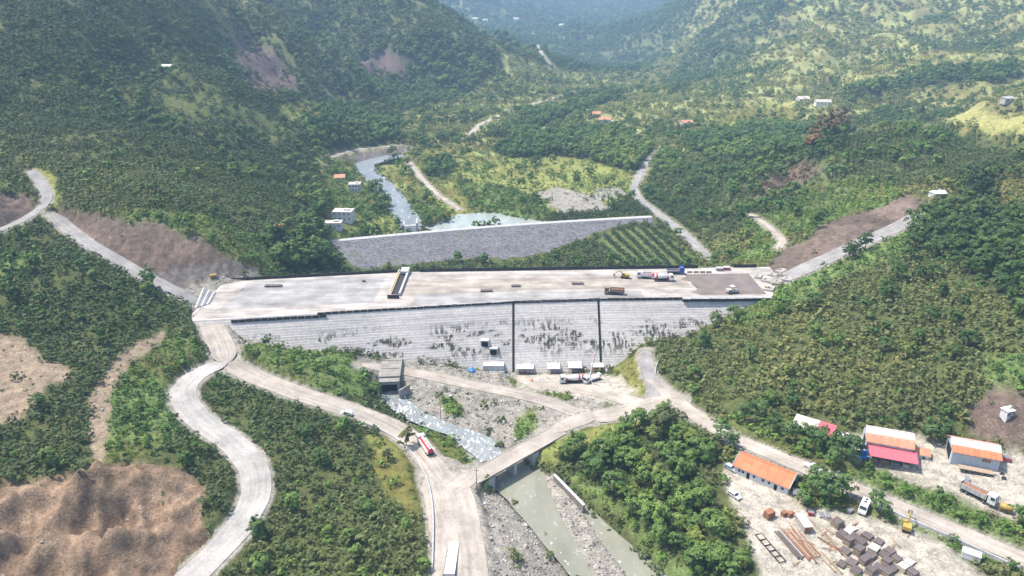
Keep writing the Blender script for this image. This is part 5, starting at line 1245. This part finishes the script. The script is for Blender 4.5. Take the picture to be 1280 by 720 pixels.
    low_wall('toe_wall', [(757, 466), (768, 455), (780, 443), (790, 433)], 1.0, 1.6, 'slanting concrete wall at the right foot of the dam', M_CONC)
    low_wall('path_wall', [(819, 470), (817, 458), (824, 446), (840, 438), (858, 436)], .8, .5, 'thin pale kerb wall beside the abutment path', M_CONC)
    (x, y, z), rz, l = pose(568, 678, 562, 722); t = thing('concrete_slab', 'long white concrete slab lying on the grey road yard', 'slab', (x, y, z), rz)
    MB().box((0, 0, .45), (l, 2.8, .9)).build('slab', paint('white_slab', (.62, .60, .58), .85, .15, .4), t); MB().box((0, -1.65, .3), (l, .5, .5)).build('edge_beam', M_STEEL, t)
    # --- poles
    for u, v, h, lab in ((551, 527, 11, 'tall wooden utility pole on the rubble by the rapids'), (596, 612, 8, 'thin utility pole beside the bridge approach')):
        x, y, z = ground_at(u, v); t = thing('utility_pole', lab, 'pole', (x, y, z)); MB().tube((0, 0, -.5), (0, 0, h), .18, .11, 8).build('post', M_WOOD, t); MB().box((0, 0, h - .6), (1.8, .14, .14)).build('crossarm', M_WOOD, t)
        for s in (-.75, 0, .75): MB().tube((s, 0, h - .5), (s, 0, h - .2), .06).build('insulator', M_WHITE, t)
    # --- yard goods: pipes, tanks, container, formwork stacks
    a0 = ground_at(969, 665); a1 = ground_at(1000, 702); dx, dy = a1[0] - a0[0], a1[1] - a0[1]; l = math.hypot(dx, dy); rz = math.atan2(dy, dx); nx, ny = -dy / l, dx / l
    tones = [M_PLY, M_PLY, M_STEEL, M_RUST, M_WOOD, M_RUST, M_WOOD, M_PLYSIDE, M_RUST]
    for k in range(9):
        o = MB().tube((-l / 2, 0, .3), (l / 2 + random.uniform(-1, 1), 0, .3), .30, .30, 8).build('steel_pipe', tones[k], None, False, ((a0[0] + a1[0]) / 2 + nx * k * .78, (a0[1] + a1[1]) / 2 + ny * k * .78, float(gz(a0[0], a0[1])) * .5 + float(gz(a1[0], a1[1])) * .5 + .05), rz)
        tag(o, ('dark grey' if k < 3 else 'rust brown') + ' pipe in the long pipe stack on the yard', 'pipe', 'dark pipes in the stack' if k < 3 else 'rusty pipes in the stack')
    for k, (u0, v0, u1, v1, mat) in enumerate(((985, 652, 1020, 705, M_RUST), (1012, 650, 1062, 702, M_WOOD), (1022, 672, 1050, 690, M_RUST), (1030, 665, 1052, 694, M_RUST), (1018, 690, 1044, 716, M_WOOD), (1026, 690, 1052, 718, M_WOOD), (990, 640, 1012, 655, M_RUST))):
        (x, y, z), rz2, l2 = pose(u0, v0, u1, v1); o = MB().box((0, 0, .2), (l2, .35, .12)).box((0, 0, .34), (l2, .12, .3)).build('loose_beam', mat, None, False, (x, y, z), rz2); tag(o, ('rusty steel' if mat is M_RUST else 'weathered timber') + ' beam lying loose among the yard goods', 'beam', 'rusty loose beams' if mat is M_RUST else 'timber loose beams')
    (x, y, z), rz2, l2 = pose(998, 648, 1010, 667); t = thing('container', 'white roofed store box beside the rusty pipes', 'container', (x, y, z), rz2); MB().box((0, 0, 1.0), (5.6, 2.3, 1.9)).build('body', paint('container_side', (.40, .36, .34), .7), t); MB().box((0, 0, 2.02), (5.9, 2.6, .14)).build('roof', M_PALEROOF, t); MB().box((2.83, 0, .95), (.06, 1.8, 1.6)).build('door', M_RUST, t)
    for u, v, s, lab in ((961, 646, 1.3, 'large rusty steel tank at the yard corner'), (980, 644, .8, 'small rusty drum box left of its twin'), (987, 645, .8, 'small rusty drum box right of its twin')):
        x, y, z = ground_at(u, v); t = thing('rusty_tank', lab, 'tank', (x, y, z), .5); MB().box((0, 0, s * .8), (s * 2.2, s * 1.6, s * 1.4), taper=.9).build('body', M_RUST, t); MB().box((0, 0, s * 1.56), (s * 2.1, s * 1.5, .1)).build('lid', M_RUST, t)
        for q in (-1, 1): MB().box((q * s * .8, 0, s * .05), (.2, s * 1.7, .2)).build('skid', M_STEEL, t)
    (x, y, z), rz2, l2 = pose(948, 668, 978, 704); t = thing('steel_ladder', 'long black steel ladder frame lying by the wood', 'ladder', (x, y, z), rz2)
    for s in (-1.0, 1.0): MB().box((0, s, .25), (l2, .16, .3)).build('rail', M_TYRE, t)
    for k in range(6): MB().box((-l2 / 2 + l2 * k / 5, 0, .25), (.16, 2.0, .28)).build('rung', M_TYRE, t)
    stacks = [(1046, 657, 1.9), (1052, 671, 1.5), (1060, 680, 2.2), (1058, 668, .9), (1073, 692, 2.2), (1080, 703, 1.6), (1068, 673, 1.0), (1076, 679, 1.0), (1092, 688, 1.3), (1098, 712, 1.2), (1108, 704, 1.4), (1088, 716, 1.6), (1120, 700, 1.0), (1128, 712, 1.5), (1104, 694, .6), (1112, 690, .8), (1070, 715, 1.0), (1140, 718, 1.2), (1064, 662, .7), (1084, 671, .8), (1098, 678, .7), (1088, 696, 1.0), (1116, 712, .8), (1136, 704, .6), (1056, 690, .8), (1064, 704, .7), (1052, 706, .6), (1108, 718, 1.2)]
    for k, (u, v, h) in enumerate(stacks):
        x, y, z = ground_at(u, v); t = thing('formwork_stack', 'dark square stack of formwork panels on the yard', 'formwork', (x, y, z), .62 + random.uniform(-.12, .12), 'formwork stacks on the yard')
        n = max(2, int(h / .3)); w, d = random.uniform(2.2, 2.9), random.uniform(1.9, 2.6)
        light = k % 5 == 3
        for q in range(n): MB().box((random.uniform(-.06, .06), random.uniform(-.06, .06), .2 + q * h / n), (w, d, h / n * .78)).build('panel', (M_TAN if light else M_PLYSIDE) if q < n - 1 else (M_PALEROOF if light else M_PLY), t)
        for s in (-.8, .8): MB().box((s, 0, .03), (.16, d, .14)).build('bearer', M_WOOD, t)
    for k in range(30):
        x, y, z = ground_at(*((1030 + rng.uniform(0, 110), 655 + rng.uniform(0, 60)) if k < 18 else (985 + rng.uniform(0, 60), 640 + rng.uniform(0, 70)))); l2 = rng.uniform(1.5, 4)
        o = MB().box((0, 0, .12), (l2, .25, .1)).box((0, .3, .12), (l2 * .9, .2, .1)).box((.1, .15, .24), (l2 * .8, .25, .1)).build('scrap_timber', M_WOOD, None, False, (x, y, z), rng.uniform(0, 3)); tag(o, 'short scrap timber lying between the formwork stacks', 'timber', 'scrap timber on the yard')
    for u, v, s, mat, lab in ((1013, 642, 1.0, M_RED, 'red skip among scrap beside the bushes'), (1026, 645, .8, M_WHITE, 'white bin among scrap beside the bushes'), (1034, 646, .8, M_WHITE, 'second white bin beside the scrap heap'), (1003, 627, 1.1, M_TAN, 'tan tarpaulin-covered pile at the building end'), (996, 617, 1.1, M_WHITE, 'white sheeted pile at the building end'), (1062, 640, .9, M_STEEL, 'grey scrap box behind the minibus'), (1208, 600, .9, M_WHITE, 'pale sack pile before the open shed'), (1256, 575, 1.2, M_PINK, 'pink covered scrap pile beyond the open shed')):
        x, y, z = ground_at(u, v); t = thing('yard_bin' if mat in (M_RED, M_WHITE, M_STEEL) else 'covered_pile', lab, 'bin' if mat in (M_RED, M_WHITE, M_STEEL) else 'pile', (x, y, z), random.uniform(0, 3)); MB().box((0, 0, s * .55), (s * 2, s * 1.5, s), taper=1.12 if mat is not M_TAN else .6).build('body', mat, t); MB().box((0, 0, s * 1.08), (s * 2.1, s * 1.6, .08)).build('rim', M_STEEL if mat is not M_TAN else M_TAN, t)
    # --- houses
    def house(u, v, w, d, h, wall, roof, label, rz=0.0, gabled=True, storeys=1):
        x, y, z = ground_at(u, v); t = thing('village_house', label, 'house', (x, y, z), rz)
        MB().box((0, 0, h / 2 - 1), (w, d, h + 2)).build('wall', wall, t)
        if gabled:
            r = MB().prism([(-d / 2 - .4, h), (d / 2 + .4, h), (0, h + d * .28)], -w / 2 - .4, w / 2 + .4, 'x').build('roof', roof, t); MB().box((w * .25, d * .15, h + d * .26), (.6, .6, 1.2)).build('chimney', M_CONC, r)
        else:
            r = MB().box((0, 0, h + .15), (w + .5, d + .5, .3)).build('roof', roof, t); MB().box((w * .2, 0, h + .8), (w * .3, d * .3, 1.0)).build('roof_hut', wall, r)
        for s in range(storeys):
            for k in range(4):
                if k == 2 and s == 0: opening(t, -w / 2 + w * (k + .5) / 4, 1.0, 1.0, 2.0, 'door', -d / 2, M_WOOD, False)
                else: opening(t, -w / 2 + w * (k + .5) / 4, h * (s + .55) / storeys, 1.2, 1.1, 'window', -d / 2)
        KEEP_OUT.append((x, y, max(w, d) * .9)); return t
    house(430, 274, 13, 9, 6.2, M_WALLW, M_PALEROOF, 'two-storey white house by the left valley track', -.05, False, 2)
    house(417, 284, 11, 7, 3.6, M_WALLW, M_PALEROOF, 'low pale flat-roofed house in front of the white one', .05, False)
    house(444, 238, 9, 8, 5.6, M_WALLW, M_PALEROOF, 'grey white house beside the upstream river', .1, False, 2)
    house(425, 226, 8, 7, 3.5, paint('cream', (.6, .5, .3), .85), M_ORANGE2, 'small cream house with brown roof on the valley track', .2)
    house(349, 288, 4.5, 3.6, 3.0, M_TARP, M_ORANGE, 'tiny blue and orange hut on the wooded slope', .3)
    house(210, 86, 10, 6, 2.5, M_WALLW, M_WHITE, 'lone house with white roof high on the left slope', -.1)
    house(1003, 128, 14, 10, 5, M_WALLW, M_PALEROOF, 'white farmhouse on the right terraces', .1, True, 2)
    house(1028, 131, 18, 9, 4, M_WALLW, M_PALEROOF, 'long pale farm shed on the right terraces', -.1)
    house(858, 158, 12, 9, 5, M_WALLW, M_ORANGE2, 'farmhouse with brown roof above the valley grove', .2, True, 2)
    house(873, 166, 14, 9, 4, M_WALLW, M_ORANGE2, 'long low farmhouse with brown roof below the other', .0)
    house(742, 147, 16, 10, 5, paint('brownwall', (.34, .24, .19), .85), M_ORANGE2, 'brown farmhouse at the end of the valley grove', .1)
    house(756, 153, 14, 9, 4, M_WALLW, M_ORANGE2, 'white walled farm building beside the brown farmhouse', .0)
    for u, v in ((594, 27), (606, 29), (645, 27), (702, 35), (712, 36), (668, 46)): house(u, v, 22, 18, 11, M_WALLW, M_PALEROOF, 'tiny pale house of the hazy far village', 0, True)
    for o in list(COL.objects):
        if o.get('label') == 'tiny pale house of the hazy far village': o['group'] = 'far village houses'
    house(1258, 519, 2.6, 2.4, 2.0, M_WHITE, M_WHITE, 'small white hut above the upper yard', .3, False)
    house(1171, 246, 7, 5, 2.5, M_WALLW, M_WHITE, 'small white building above the right abutment cut', .1)
    house(1258, 128, 9, 7, 4, M_CONC, M_CONC, 'grey stone barn on the far right slope', .1)
build_site()
# ---------------------------------------------------------------- boulders on the banks, rubble and gravel bar
M_STONE = rock_material('river_stone', (.10, .09, .08), (.50, .46, .41), .7)
def rock_mesh(seed):
    rr = np.random.default_rng(seed); mb = MB().lathe([(-.55, .3), (-.3, .8), (.1, 1.0), (.45, .75), (.68, .3)], 7, 'z')
    mb.v = [tuple(np.array(p) * rr.uniform(.72, 1.2, 3)) for p in mb.v]; return mb.mesh('stone', M_STONE)
ROCKS = [rock_mesh(k) for k in range(4)]
def strew():
    R = []
    x, y, rr = jgrid(-140, 170, 120, 320, 1.15, 900); z = gz(x, y); c = classify(x, y); cl = gsample(CLEAR, x, y)
    d1, _ = path_dist(x, y, BAR[::3]); d2, p2 = path_dist(x, y, RIV[::3]); d3, p3 = path_dist(x, y, OUTL[::2])
    hw = np.interp(p2 * 3, np.arange(len(RIV)), riv_half); ow = np.interp(p3 * 2, np.arange(len(OUTL)), out_half)
    pr = np.where((c == RUBBLE) & (cl < .1), .5, 0) + np.where((c == TAN) | (c == MOUND), .010, 0)
    pr = np.where(d1 < 4.2, .7, pr); pr = np.where((d2 > hw + .5) & (d2 < hw + 4), np.maximum(pr, .38), pr); pr = np.where((d3 > ow * .35) & (d3 < ow + 4), np.maximum(pr, .42), pr)
    road_ok = np.ones(len(x), bool)
    for _, p, w, *_r in ROADS:
        if p[:, 1].min() < 320: dd, _ = path_dist(x, y, p[::2]); road_ok &= dd > w / 2 + .6
    ok = (rr.uniform(size=len(x)) < pr) & ~dam_zone(x, y) & road_ok
    for kx, ky, kr in KEEP_OUT: ok &= (x - kx) ** 2 + (y - ky) ** 2 > (kr * .6) ** 2
    x, y, z = x[ok], y[ok], z[ok]; s = rr.uniform(.16, .5, len(x)) * np.where(rr.uniform(size=len(x)) > .93, 2.2, 1)
    w = d3[ok] < ow[ok]; z = np.where(w, np.maximum(z, np.interp(p3[ok] * 2, np.arange(len(out_z)), out_z) - .15), z)
    P = np.c_[x, y, z + s * .1, s, rr.uniform(0, 6.28, len(x)), np.zeros(len(x)), rr.uniform(size=len(x))]
    o_ = np.argsort(-seen(P)); lead = []
    for k in range(60):
        i = o_[k]; o = bpy.data.objects.new('boulder', ROCKS[k % 4]); COL.objects.link(o); o.location = P[i, :3]; o.scale = (P[i, 3],) * 3; o.rotation_euler.z = P[i, 4]
        tag(o, 'grey boulder among the rubble of the river banks', 'boulder', 'boulders of the river banks'); lead.append(o)
    rest = o_[60:]; mass('rubble_stones', P[rest], np.tile([.3, .3, .3], (len(rest), 1)), lead[:4], 'loose grey stones of the banks and gravel bar', rr.integers(0, 4, len(rest)))
strew()
grow()
# ---------------------------------------------------------------- hazy air
mb = MB(); mb.box((0, 2500, 400), (15000, 6600, 880))
hz = mb.build('haze', None); tag(hz, kind='stuff')
m = bpy.data.materials.new('haze_air'); m.use_nodes = True; nt = m.node_tree; nt.nodes.clear()
pv = nt.nodes.new('ShaderNodeVolumePrincipled'); pv.inputs['Color'].default_value = (.46, .72, 1.0, 1); pv.inputs['Density'].default_value = HAZE_DENSITY; pv.inputs['Anisotropy'].default_value = 0.0
mo = nt.nodes.new('ShaderNodeOutputMaterial'); nt.links.new(pv.outputs[0], mo.inputs['Volume']); hz.data.materials.append(m)
